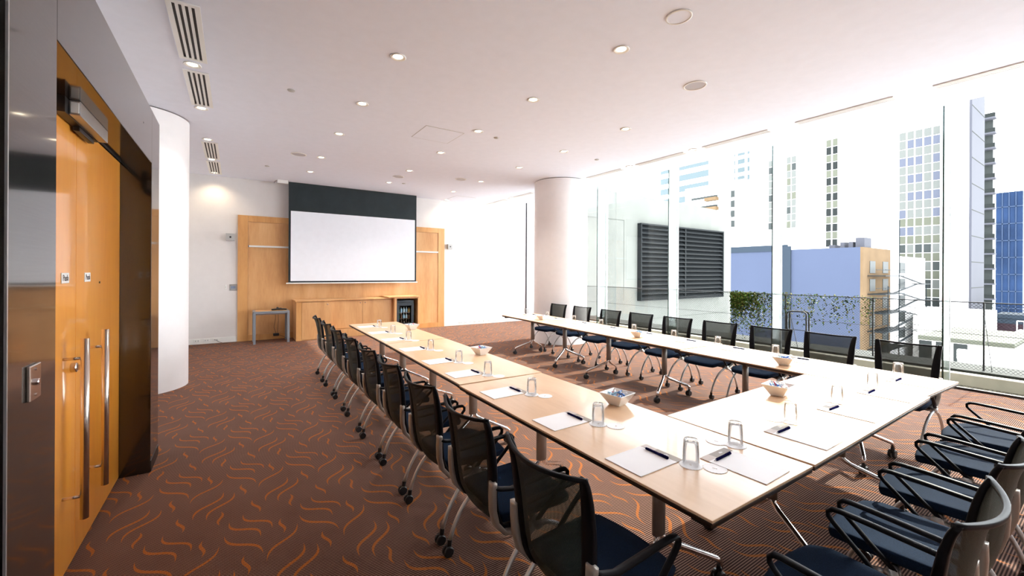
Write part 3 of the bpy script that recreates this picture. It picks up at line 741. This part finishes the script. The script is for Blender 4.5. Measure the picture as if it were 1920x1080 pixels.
def make_bowl():
    t = thing('sweets_bowl', 'x', 'bowl')
    b = B(); rg = []
    for r, z in ((.036, 0), (.040, .001), (.086, .078), (.084, .080), (.080, .079), (.038, .010), (.030, .008)):
        rg.append([b.verts.new((r * c * 1.0, r * s, z)) for c, s in ((1, 1), (-1, 1), (-1, -1), (1, -1))])
    for A, C in zip(rg, rg[1:]):
        for j in range(4): b.faces.new((A[j], A[(j + 1) % 4], C[(j + 1) % 4], C[j]))
    b.faces.new(rg[0]); b.faces.new(rg[-1])
    obj('bowl_body', b, M['bowl'], t, bevel=.0015)
    return t
PR = {'pad': make_pad(), 'pen': make_pen(), 'glass': make_glass(), 'coaster': make_coaster(), 'bowl': make_bowl()}
seen = set()
def put(kind, x, y, z, rz, label, group):
    o = PR[kind]
    if kind not in seen:
        seen.add(kind); o.location = (x, y, z); o.rotation_euler = (0, 0, rz); o['label'] = label; o['group'] = group; return o
    return dup(o, (x, y, z), rz, label, group)
def setting(x, y, rz, who, gl, co, pen, jitter=.01):
    """x,y: centre of pad; rz: writer direction; gl/co: glass and spare coaster offsets in local frame"""
    j = lambda: random.uniform(-jitter, jitter)
    c, s = math.cos(rz), math.sin(rz)
    T = lambda p: (x + c * p[0] - s * p[1], y + s * p[0] + c * p[1])
    put('pad', x, y, TOPZ, rz + j(), 'white notepad with a taupe header, ' + who, 'notepads laid out at the seats')
    p = T(pen); put('pen', p[0], p[1], TOPZ + .0032, rz + random.uniform(-.06, .06), 'dark navy pen lying across the notepad, ' + who, 'pens lying on the notepads')
    g = T(gl); put('coaster', g[0], g[1], TOPZ, random.uniform(0, 6), 'white paper coaster under the upturned glass, ' + who, 'coasters under the glasses')
    put('glass', g[0], g[1], TOPZ + .0022, 0, 'clear upturned tumbler on a coaster, ' + who, 'upturned tumblers at the seats')
    k = T(co); put('coaster', k[0], k[1], TOPZ, random.uniform(0, 6), 'white paper coaster lying empty beside the glass, ' + who, 'empty spare coasters')
SL = [1.283, 1.885, 2.56, 3.215, 3.80, 4.55, 5.33, 6.03, 6.78]
for i, y in enumerate(SL):
    x = 1.605 + (y - 1.283) * .030
    setting(x, y, 0, 'left row place ' + O9[i], (.135, -.155), (.195, -.235), (.095, .01))
SR = [1.89, 2.55, 3.18, 3.88, 4.585, 5.28, 6.10, 6.87]
OR8 = ['nearest the camera', 'second from the camera', 'third from the camera', 'fourth from the camera', 'fourth from the far end', 'third from the far end', 'second from the far end', 'farthest from the camera']
for i, y in enumerate(SR):
    x = 4.74 + (y - 1.3) * .062
    setting(x, y, PI, 'window-side row place ' + OR8[i], (-.02, -.24), (.07, -.27), (-.06, .0))
for i, x in enumerate([1.945, 2.555, 3.245, 3.935, 4.56]):
    setting(x, .998, PI / 2, 'near table place ' + ['first from the left', 'second from the left', 'third from the left', 'fourth from the left', 'fifth from the left'][i], (.135, -.185), (.215, -.15), (.088, .02))
# bowls and sweets
BW = [(2.13, 1.92, 'by the near inner corner of the left row'), (2.19, 3.87, 'halfway along the left row'), (2.25, 6.12, 'at the far end of the left row'),
      (4.40, 1.87, 'near the front of the window-side row'), (4.60, 3.77, 'halfway along the window-side row'), (4.76, 6.11, 'at the far end of the window-side row'), (3.27, 1.43, 'on the near table between the rows')]
cm = {'blue': mat('blue_wrapper', (.04, .16, .50), .25, coat=.5), 'pale blue': mat('pale_blue_wrapper', (.35, .60, .80), .25, coat=.5), 'white': mat('white_wrapper', (.8, .82, .85), .3), 'red': mat('red_wrapper', (.5, .04, .08), .3)}
cme = {}
for cn, cmt in cm.items():
    b = sweep(B(), [(-.020, 0, 0), (-.015, 0, 0), (-.011, 0, 0), (0, 0, 0), (.011, 0, 0), (.015, 0, 0), (.020, 0, 0)], .016, .013, n=8, taper=lambda q: [1.0, .45, .85, 1, .85, .45, 1.0][int(round(q * 6))])
    o = obj('wrapped_sweet', b, cmt, smooth=True); cme[cn] = o; tag(o, 'x', 'sweet')
fresh = set()
for bi, (x, y, wh) in enumerate(BW):
    rz = .15 if bi != 6 else .1
    put('bowl', x, y, TOPZ, rz, 'white square flared bowl of wrapped sweets ' + wh, 'square bowls of sweets')
    k = 0
    for z, n, rad in ((.030, 5, .024), (.050, 7, .036), (.067, 8, .047), (.080, 4, .022)):
        for q in range(n):
            cn = ['blue', 'pale blue', 'white', 'blue', 'pale blue', 'red', 'white'][(k * 3 + bi) % 7]; k += 1
            a = 2 * PI * q / n + z * 40
            loc = (x + rad * math.cos(a), y + rad * math.sin(a), TOPZ + z)
            lab = '%s sweet heaped in the bowl %s' % (cn, wh)
            o = cme[cn]
            if cn in fresh: o = o.copy(); link(o)
            fresh.add(cn)
            o.location = loc; o.rotation_euler = (random.uniform(-.5, .5), random.uniform(-.5, .5), random.uniform(0, 3)); o['label'] = lab; o['group'] = '%s sweets in the bowl %s' % (cn, wh)

# ------------------------------------------------------------------ outside: terrace edge
XK = 8.93
struct('trim_20', bx(XG + .03, XK, YB, 11.6, -.2, -.01), M['gravel'])
kb = obj('concrete_kerb', bx(XK, XK + .17, YB, 11.58, -.2, .155), M['concrete_kerb'], bevel=.01); tag(kb, 'low pale concrete kerb running outside along the glass wall', 'kerb')
M['darkbed'] = mat('dark_netting', (.010, .012, .009), .9, var=.7, vscale=60)
gb = obj('planting_bed', bx(XK + .175, 9.85, YB, 11.58, -.2, .19), M['darkbed']); tag(gb, 'dark netted gravel bed between the kerb and the wire railing', 'bed')
XR = 9.27
rl = thing('wire_railing', 'black wire mesh railing along the terrace edge outside the glass', 'railing', (XR, 4, .10))
obj('top_rail', sweep(B(), [(0, YB - 4, 1.10), (0, 7.5, 1.10)], .018, .018, side=(1, 0, 0), n=8), M['black'], rl)
obj('middle_rail', sweep(B(), [(0, YB - 4, .62), (0, 7.5, .62)], .008, .008, side=(1, 0, 0), n=6), M['black'], rl)
for px in (1845, 1637, 1473):
    y = at(px, 600, 0, XR).y
    obj('post', sweep(B(), [(0, y - 4, 0), (0, y - 4, 1.11)], .024, .024, side=(1, 0, 0), n=8), M['black'], rl)
y = at(1845, 600, 0, XR).y
obj('brace', sweep(B(), [(0, y - 4.0, .95), (0, y - 4.09, .0)], .008, .008, side=(1, 0, 0), n=6), M['black'], rl)
def net():
    m, nt, out = nm('wire_net'); t = N(nt, 'BsdfTransparent'); d = N(nt, 'BsdfDiffuse'); d.inputs[0].default_value = (.03, .035, .035, 1)
    tc = N(nt, 'TexCoord'); sp = N(nt, 'SeparateXYZ'); L(nt, tc.outputs['Object'], sp.inputs[0])
    s = math_n(nt, 'ADD', sp.outputs[1], sp.outputs[2]); e = math_n(nt, 'SUBTRACT', sp.outputs[1], sp.outputs[2])
    l1 = math_n(nt, 'GREATER_THAN', math_n(nt, 'SINE', math_n(nt, 'MULTIPLY', s, 2 * PI / .045)), .94); l2 = math_n(nt, 'GREATER_THAN', math_n(nt, 'SINE', math_n(nt, 'MULTIPLY', e, 2 * PI / .045)), .94)
    mx = N(nt, 'MixShader'); L(nt, math_n(nt, 'MAXIMUM', l1, l2), mx.inputs[0]); L(nt, t.outputs[0], mx.inputs[1]); L(nt, d.outputs[0], mx.inputs[2]); L(nt, mx.outputs[0], out.inputs[0]); return m
obj('wire_net', bx(-.001, .001, YB - 4, 7.5, 0.0, 1.10), net(), rl)
# ivy on the net
leaf_g = mat('ivy_green', (.045, .085, .014), .5, spec=.05, var=.5, vscale=3); leaf_y = mat('ivy_yellow', (.13, .12, .03), .5, spec=.05, var=.3, vscale=3)
b = B(); rnd = random.Random(3)
def leaf(b, c, s, mi):
    a = Vector((rnd.uniform(-1, 1), rnd.uniform(-1, 1), rnd.uniform(-1, 1))).normalized(); q = a.orthogonal().normalized(); r_ = a.cross(q)
    vs = [b.verts.new(c + q * (s * x) + r_ * (s * y)) for x, y in ((-1, 0), (-.2, .7), (1, 0), (-.2, -.7))]
    f = b.faces.new(vs); f.material_index = mi
for strand in range(170):
    y0 = rnd.choice([rnd.uniform(4.2, 5.05), rnd.uniform(3.4, 4.2), rnd.uniform(2.45, 3.5), rnd.uniform(4.3, 5.1)])
    ln = rnd.uniform(.15, .9) * (1.2 if y0 > 4.2 else .75)
    n = int(ln * (46 if y0 > 4.2 else 26))
    yy = y0
    for k in range(n):
        z = 1.21 - ln * k / n + rnd.uniform(-.02, .02); yy += rnd.uniform(-.02, .02)
        if z < .12: break
        leaf(b, Vector((XR + rnd.uniform(-.03, .05), yy + rnd.uniform(-.03, .03), z)), rnd.uniform(.012, .026), 1 if rnd.random() < .35 else 0)
for k in range(2200):
    y0 = 5.05 - abs(rnd.gauss(0, .28)); z = 1.20 - abs(rnd.gauss(0, .20))
    leaf(b, Vector((XR + rnd.uniform(-.04, .06), y0, z)), rnd.uniform(.014, .030), 1 if rnd.random() < .3 else 0)
iv = obj('ivy', b, [leaf_g, leaf_y]); iv['kind'] = 'stuff'; tag(iv, 'green and yellow ivy trailing down the wire railing beside the curved wall', 'ivy')
# black tubular steel hoop ladder outside
XLd = 9.16
def oy(px, py): return at(px, py, 0, XLd)
a0, a1, a2, a3 = oy(1475, 690), oy(1475, 583), oy(1512, 585), oy(1511, 690)
ld = thing('hoop_ladder', 'black tubular hoop frame standing on the terrace edge among the ivy', 'ladder', (XLd, a0.y, .10))
def rel(p): return Vector((0, p.y - a0.y, p.z - .10))
def hoop(d, dz):
    A, Bq, C_, D = Vector((d, 0, 0)), Vector((d, 0, a1.z - .1 - dz)), Vector((d, a2.y - a0.y, a2.z - .1 - dz)), Vector((d, a2.y - a0.y, 0))
    r = .06
    pts = [A, Bq + Vector((0, 0, -r)), Bq + Vector((0, -r * .3, -r * .3)), Bq + Vector((0, -r, 0)), C_ + Vector((0, r, 0)), C_ + Vector((0, r * .3, -r * .3)), C_ + Vector((0, 0, -r)), D]
    return sweep(B(), pts, .030, .030, side=(1, 0, 0), n=8)
obj('outer_tube', hoop(0, 0), M['black'], ld, smooth=True)
obj('inner_tube', hoop(.12, .0), M['black'], ld, smooth=True)
obj('cross_bar', sweep(B(), [(0, 0, .42), (0, a2.y - a0.y, .42)], .014, .014, side=(1, 0, 0), n=8), M['black'], ld)
obj('stay', sweep(B(), [(0, -.02, .9), (-.02, -.22, 0)], .012, .012, side=(1, 0, 0), n=8), M['black'], ld)

# curved concrete wall outside with louvre
YO = 11.6
b = B(); pts = [(8.3, YO), (14, YO), (19.5, YO), (21.2, YO + .1), (22.3, YO + .55), (23.0, YO + 1.5), (23.3, YO + 3), (23.3, YO + 8)]
n = len(pts); hz = [4.88, 4.86, 4.78, 4.75, 4.72, 4.70, 4.7, 4.7]
inner = [b.verts.new((x, y, -6)) for x, y in pts]; topv = [b.verts.new((p[0], p[1], z)) for p, z in zip(pts, hz)]
bk = [b.verts.new((8.3, YO + 8, -6)), b.verts.new((8.3, YO + 8, 4.88))]
for i in range(n - 1): b.faces.new((inner[i], inner[i + 1], topv[i + 1], topv[i]))
b.faces.new(topv + [bk[1]]); b.faces.new((inner[0], topv[0], bk[1], bk[0])); b.faces.new((bk[0], bk[1], topv[-1], inner[-1])); b.faces.new(inner + [bk[0]])
cw = thing('concrete_building', 'pale concrete building with a rounded corner and a louvred opening outside the glass', 'building', (14, YO, 0))
o = obj('concrete_wall', b, M['concrete'], cw, smooth=False); o.location = (-14, -YO, 0)
M['joint'] = mat('joint_grey', (.035, .037, .033), .9, spec=.05)
for x0, x1, z0, z1 in ((8.4, 13.2, 3.75, 3.765), (13.2, 13.215, .5, 3.765), (9.5, 21, -.35, -.34), (21.3, 22.1, 3.3, 3.31)):
    obj('joint_line', bx(x0 - 14, x1 - 14, -.004, 0.0, z0, z1), M['joint'], cw)
M['louvre'] = mat('louvre_grey', (.011, .0125, .0135), .6, spec=.05); M['louvre_dark'] = mat('louvre_void', (.005, .006, .007), .8, spec=.05)
lv = thing('louvre', 'big dark grey ventilation louvre in the concrete wall outside', 'louvre', (14.09, YO, .5))
obj('backing', bx(0, 6.14, -.02, -.005, 0, 3.14), M['louvre_dark'], lv)
b = B(); box(b, -.05, 0, -.20, 0, -.05, 3.2); box(b, 6.14, 6.19, -.20, 0, -.05, 3.2); box(b, 0, 6.14, -.20, 0, 3.14, 3.2); box(b, 0, 6.14, -.20, 0, -.05, 0); box(b, 3.05, 3.12, -.16, -.02, 0, 3.14)
obj('frame', b, M['louvre'], lv)
for i in range(16):
    b = B(); z = .02 + i * .196
    v = [b.verts.new(p) for p in ((0.02, -.19, z), (6.12, -.19, z), (6.12, -.03, z + .14), (0.02, -.03, z + .14), (0.02, -.19, z + .012), (6.12, -.19, z + .012), (6.12, -.03, z + .152), (0.02, -.03, z + .152))]
    for f in ((0, 3, 2, 1), (4, 5, 6, 7), (0, 1, 5, 4), (1, 2, 6, 5), (2, 3, 7, 6), (3, 0, 4, 7)): b.faces.new([v[k] for k in f])
    obj('slat', b, M['louvre'], lv)

# ------------------------------------------------------------------ city beyond
GZ = -30
struct('ground', bx(9.55, 420, -160, 260, GZ - 1, GZ), M['whitebuild'])
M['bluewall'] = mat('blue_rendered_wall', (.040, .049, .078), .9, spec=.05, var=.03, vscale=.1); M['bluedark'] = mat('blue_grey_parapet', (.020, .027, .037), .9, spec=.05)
M['tan'] = mat('tan_brick', (.092, .062, .036), .9, spec=.05, var=.15, vscale=.3)
M['esc'] = mat('escape_steel', (.014, .018, .021), .5, spec=.05); M['win'] = mat('dark_window', (.012, .014, .014), .4, spec=.05); M['winmid'] = mat('grey_window', (.028, .032, .032), .4, spec=.05); M['winlav'] = mat('lavender_window', (.055, .06, .080), .4, spec=.05)
M['khaki'] = mat('khaki_spandrel', (.064, .067, .052), .6, spec=.05); M['palewin'] = mat('pale_window', (.078, .082, .078), .4, spec=.05); M['cyanwin'] = mat('cyan_window', (.062, .080, .088), .4, spec=.05)
M['towerblue'] = mat('blue_curtain_wall', (.010, .021, .052), .5, spec=.05, var=.35, vscale=.12); M['tline'] = mat('blue_mullion', (.028, .042, .075), .4, spec=.05)
M['greypanel'] = mat('grey_cladding', (.050, .051, .062), .7, spec=.05, var=.03, vscale=.2)

def P(px, py, X): return at(px, py, 0, X)
def slab(px0, py0, px1, py1, X, depth, m, parent, name, rootloc):
    """block whose window-facing face (x = X) spans the two corners"""
    a, c = P(px0, py0, X), P(px1, py1, X)
    y0, y1 = min(a.y, c.y), max(a.y, c.y); z0, z1 = min(a.z, c.z), max(a.z, c.z)
    R = rootloc
    return obj(name, bx(X - R[0], X + depth - R[0], y0 - R[1], y1 - R[1], z0 - R[2], z1 - R[2]), m, parent)
# blue walled building with tan street front and fire escape
XB = 80
R0 = (XB, P(1617, 600, XB).y, GZ)
bb = thing('brick_building', 'building with a blank pale blue side wall and tan brick front with fire escape', 'building', R0)
yb0, yb1 = R0[1], P(1390, 600, XB).y + 6; ztop = P(1617, 463, XB).z
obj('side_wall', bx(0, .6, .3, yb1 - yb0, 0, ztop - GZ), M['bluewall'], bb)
obj('body', bx(.6, 34, .31, yb1 - yb0, 0, ztop - GZ - 1.2), M['whitebuild'], bb)
obj('brick_front', bx(0, 13, 0, .3, 0, ztop - GZ), M['tan'], bb)
obj('sunwashed_front', bx(13, 34, .02, .3, 0, ztop - GZ - 1), M['whitebuild'], bb)  # far brick front coloured white: glare of sunlight put into the colour
ya, yc = P(1475, 500, XB).y - yb0, yb1 - yb0
obj('parapet', bx(-.15, .5, ya, yc, ztop - GZ - .2, ztop - GZ + .9), M['bluedark'], bb)
obj('pipe_band', bx(-.25, 0, ya - .7, ya + 1.3, 0, ztop - GZ + .6), M['bluedark'], bb)
for px0, px1, h in ((1566, 1574, 1.0), (1582, 1590, 1.0), (1595, 1612, 1.6), (1545, 1556, .6)):
    y0, y1 = P(px1, 460, XB).y - yb0, P(px0, 460, XB).y - yb0
    obj('roof_unit', bx(2, 5, y0, y1, ztop - GZ, ztop - GZ + h), M['greypanel'], bb)
FH = 3.55   # storey pitch of the escape
z_pl = [P(1617, py, XB).z - GZ for py in (518, 553, 589, 624, 659)]
for i, z in enumerate(z_pl):
    for x0, w in ((3.0, 2.4), (9.0, 2.6), (18, 3)):
        obj('window', bx(x0, x0 + w, -.06, 0, z + .5, z + 2.4), M['winmid'], bb)
    obj('landing', bx(2.0, 12.5, -2.2, -.02, z, z + .12), M['esc'], bb)
    for yy in (-2.2, -1.1):
        obj('landing_rail', sweep(B(), [(2.0, yy, z + 1.0), (12.5, yy, z + 1.0)], .08, .08, n=5), M['esc'], bb)
    if i < len(z_pl) - 1:
        zn = z_pl[i + 1]; zm = (z + zn) / 2
        obj('stair_flight', sweep(B(), [(11, -1.7, z + .1), (24, -1.7, zm)], .5, .16, side=(0, 1, 0), n=4), M['esc'], bb)
        obj('stair_flight', sweep(B(), [(24, -1.0, zm), (11, -1.0, zn + .1)], .5, .16, side=(0, 1, 0), n=4), M['esc'], bb)
        obj('stair_rail', sweep(B(), [(11, -2.1, z + 1.1), (24, -2.1, zm + 1)], .08, .08, n=5), M['esc'], bb)
        obj('stair_rail', sweep(B(), [(24, -.7, zm + 1), (11, -.7, zn + 1.1)], .08, .08, n=5), M['esc'], bb)
        obj('half_landing', bx(23, 27, -2.2, -.4, zm - .06, zm + .06), M['esc'], bb)
for x0 in (3.2, 8.5, 24):
    obj('escape_post', sweep(B(), [(x0, -2.2, 0), (x0, -2.2, z_pl[0] + (9 if x0 == 8.5 else -1.5))], .14, .14, side=(1, 0, 0), n=5), M['esc'], bb)

# white office tower
XT = 120
R1 = (XT, P(1822, 600, XT).y, GZ)
tw = thing('office_tower', 'tall white office tower with vertical strips of small windows', 'building', R1)
yl = P(1405, 500, XT).y; ztop2 = 75
obj('white_facade', bx(0, 9.5, 0, yl - R1[1], 0, ztop2), M['whitebuild'], tw)
cells = [(1441, 1448), (1454, 1465), (1475, 1482), (1484, 1492), (1549, 1558), (1561, 1570), (1686, 1698), (1701, 1713), (1716, 1729), (1732, 1746), (1749, 1762)]
z0c = P(1549, 463, XT).z
pitch = 3.72; rr = random.Random(5)
for ci, (pa, pb) in enumerate(cells):
    y0, y1 = P(pb, 450, XT).y - R1[1], P(pa, 450, XT).y - R1[1]
    zb = P(1549, 463, XT).z if 4 <= ci <= 5 else P(1450, 430, XT).z if ci < 4 else P(1700, 572, XT).z
    zb -= GZ
    k = 0; z = zb
    while z < 62:
        if ci < 4: m1, m2 = rr.choice([M['khaki'], M['palewin'], M['winmid']]), M['palewin']
        elif ci < 6: m1, m2 = M['win'], M['khaki']
        else: m1 = (rr.choice([M['winmid'], M['palewin'], M['palewin']]) if k < 4 else rr.choice([M['winlav'], M['palewin'], M['winlav']])); m2 = M['khaki'] if k < 5 else M['palewin']
        obj('window', bx(-.12, 0, y0, y1, z, z + pitch * .48), m1, tw)
        obj('spandrel_panel', bx(-.12, 0, y0, y1, z + pitch * .52, z + pitch * .97), m2, tw)
        z += pitch; k += 1
# white pier + grey side
obj('pier', bx(-3, 0, .0, P(1775, 500, XT).y - R1[1], 0, ztop2), M['whitebuild'], tw)
pr_top = 70
yp = P(1841, 500, XT + 0).y - R1[1]
obj('side_cladding', bx(-2.9, 9, -.35, 0, 0, pr_top), M['greypanel'], tw)
for k in range(13): obj('cladding_joint', bx(-2.9, 9, -.39, -.351, 4 + k * 5, 4.12 + k * 5), M['joint'], tw)
# balcony stack behind the tower side
XBk = 150
R2 = (XBk, P(1858, 600, XBk).y, GZ)
bs = thing('balcony_block', 'narrow block with stacked glass balconies right of the white tower', 'building', R2)
w2 = P(1841, 600, XBk).y - R2[1] + 3
obj('wall', bx(1.5, 4, 0, w2, 0, P(1850, 210, XBk).z - GZ), M['winmid'], bs)
zt = P(1850, 210, XBk).z - GZ; z = 4
while z < zt:
    obj('balcony', bx(-.5, 1.5, -.6, w2, z, z + .35), M['greypanel'], bs)
    obj('balcony_glass', bx(-.5, -.4, -.6, w2, z + .35, z + 1.3), M['win'], bs)
    z += 3.6
# dark blue glass tower, right
XD = 175
R3 = (XD, P(1917, 600, XD).y, GZ)
bt = thing('glass_tower', 'dark blue glass office tower at the right picture edge', 'building', R3)
w3 = P(1866, 600, XD).y - R3[1]; h3 = P(1890, 360, XD).z - GZ
obj('curtain_wall', bx(0, 30, 0, w3, 0, h3), M['towerblue'], bt)
z = 4
while z < h3:
    obj('floor_band', bx(-.15, 0, 0, w3, z, z + .25), M['tline'], bt); z += 4.6
for k in range(1, 4): obj('mullion', bx(-.15, 0, w3 * k / 4 - .1, w3 * k / 4 + .1, 0, h3), M['tline'], bt)
# low roofs bottom right
def roof(px0, py0, px1, X, depth, m, label, cat='building', extras=()):
    a, c = P(px0, py0, X), P(px1, py0, X)
    R = (X, c.y, GZ); t = thing('low_building', label, cat, R)
    obj('block', bx(0, depth, 0, a.y - c.y, 0, a.z - GZ), m, t)
    obj('parapet', bx(-.2, .3, 0, a.y - c.y, a.z - GZ, a.z - GZ + .7), m, t)
    return t, a, c, R
M['roofw'] = mat('white_roof', (.55, .53, .50), .9)
t_, a_, c_, R_ = roof(1712, 583, 1835, 100, 16, M['roofw'], 'low white building in front of the tower foot, beside the fire escape')
for k in range(3): obj('window', bx(-.08, 0, (a_.y - c_.y) - 6.6 + k * 2.1, (a_.y - c_.y) - 5.0 + k * 2.1, a_.z - GZ - 8 + 0, a_.z - GZ - 5.0), M['winmid'], t_)
obj('tan_band', bx(-.07, 0, (a_.y - c_.y) - 14, (a_.y - c_.y) - .5, a_.z - GZ - 12, a_.z - GZ - 9.2), M['tan'], t_)
t_, a_, c_, R_ = roof(1795, 672, 1990, 45, 30, M['roofw'], 'flat white rooftop with a thin handrail below the tower')
obj('handrail', sweep(B(), [(28, 0, a_.z - GZ + 1.1), (28, a_.y - c_.y, a_.z - GZ + 1.1)], .12, .12, side=(1, 0, 0), n=5), M['trimwhite'], t_)
for k in range(10): obj('baluster', sweep(B(), [(28, (a_.y - c_.y) * k / 9, a_.z - GZ), (28, (a_.y - c_.y) * k / 9, a_.z - GZ + 1.1)], .1, .1, side=(1, 0, 0), n=5), M['trimwhite'], t_)
obj('roof_curb', bx(10, 22, 3, 9, a_.z - GZ, a_.z - GZ + .4), M['khaki'], t_)
t_, a_, c_, R_ = roof(1845, 594, 2000, 120, 20, M['bluedark'], 'dark low building in front of the blue glass tower')
obj('roof_plant', bx(1, 5, (a_.y - c_.y) - 14, (a_.y - c_.y) - 5, a_.z - GZ, a_.z - GZ + 5), M['greypanel'], t_)
obj('roof_window', bx(.9, 1, (a_.y - c_.y) - 12, (a_.y - c_.y) - 8, a_.z - GZ + 2, a_.z - GZ + 4), M['palewin'], t_)
obj('brick_band', bx(-.1, 0, 0, a_.y - c_.y, a_.z - GZ - 6, a_.z - GZ - 1), mat('brick_purple', (.022, .014, .018), .9, spec=.05), t_)

# distant towers above the curved wall
def far_tower(px0, px1, pytop, X, label, wm, cols, rows0=0, name='distant_tower', pitchz=6.0, base=None):
    a, c = P(px0, pytop, X), P(px1, pytop, X); R = (X, c.y, GZ); t = thing(name, label, 'building', R)
    w = a.y - c.y; h = a.z - GZ
    obj('facade', bx(0, 25, 0, w, 0, h), base or M['whitebuild'], t)
    for (u0, u1) in cols:
        z = h - pitchz * 1.1
        while z > P(px0, 425, X).z - GZ:
            obj('window', bx(-.3, 0, w * u0, w * u1, z, z + pitchz * .55), wm, t); z -= pitchz
    return t
far_tower(1345, 1426, 225, 300, 'pale blue glass skyscraper rising behind the curved concrete wall', M['cyanwin'], [(.05, .28), (.34, .5), (.56, .72), (.80, .96)])
t_ = far_tower(1427, 1443, 225, 262, 'slim white tower with a column of dark balcony openings', M['win'], [(.35, .62)], pitchz=5.2)
far_tower(1230, 1335, 290, 240, 'distant white rounded tower with pale blue bands, left of the skyscraper', M['cyanwin'], [(.05, .9)], pitchz=7)
# stepped white block with balconies
XS = 150
a, c = P(1285, 372, XS), P(1395, 372, XS); R4 = (XS, c.y, GZ)
sb = thing('stepped_block', 'white stepped apartment block with balcony bands above the curved wall', 'building', R4)
h4 = P(1340, 345, XS).z - GZ; w4 = a.y - c.y
obj('block', bx(0, 20, 0, w4, 0, h4), M['whitebuild'], sb)
for k in range(4):
    z = h4 - 5.0 - k * 3.6
    obj('balcony_gap', bx(-.3, 0, w4 * .42, w4 * .88, z, z + .8), M['winmid'], sb)
    obj('balcony_slab', bx(-2, 0, w4 * .40, w4 * .60, z - 1.3, z - .1), M['tan'], sb)
    obj('window', bx(-.3, 0, w4 * .14, w4 * .20, z - 1, z + 1.4), M['winmid'], sb)
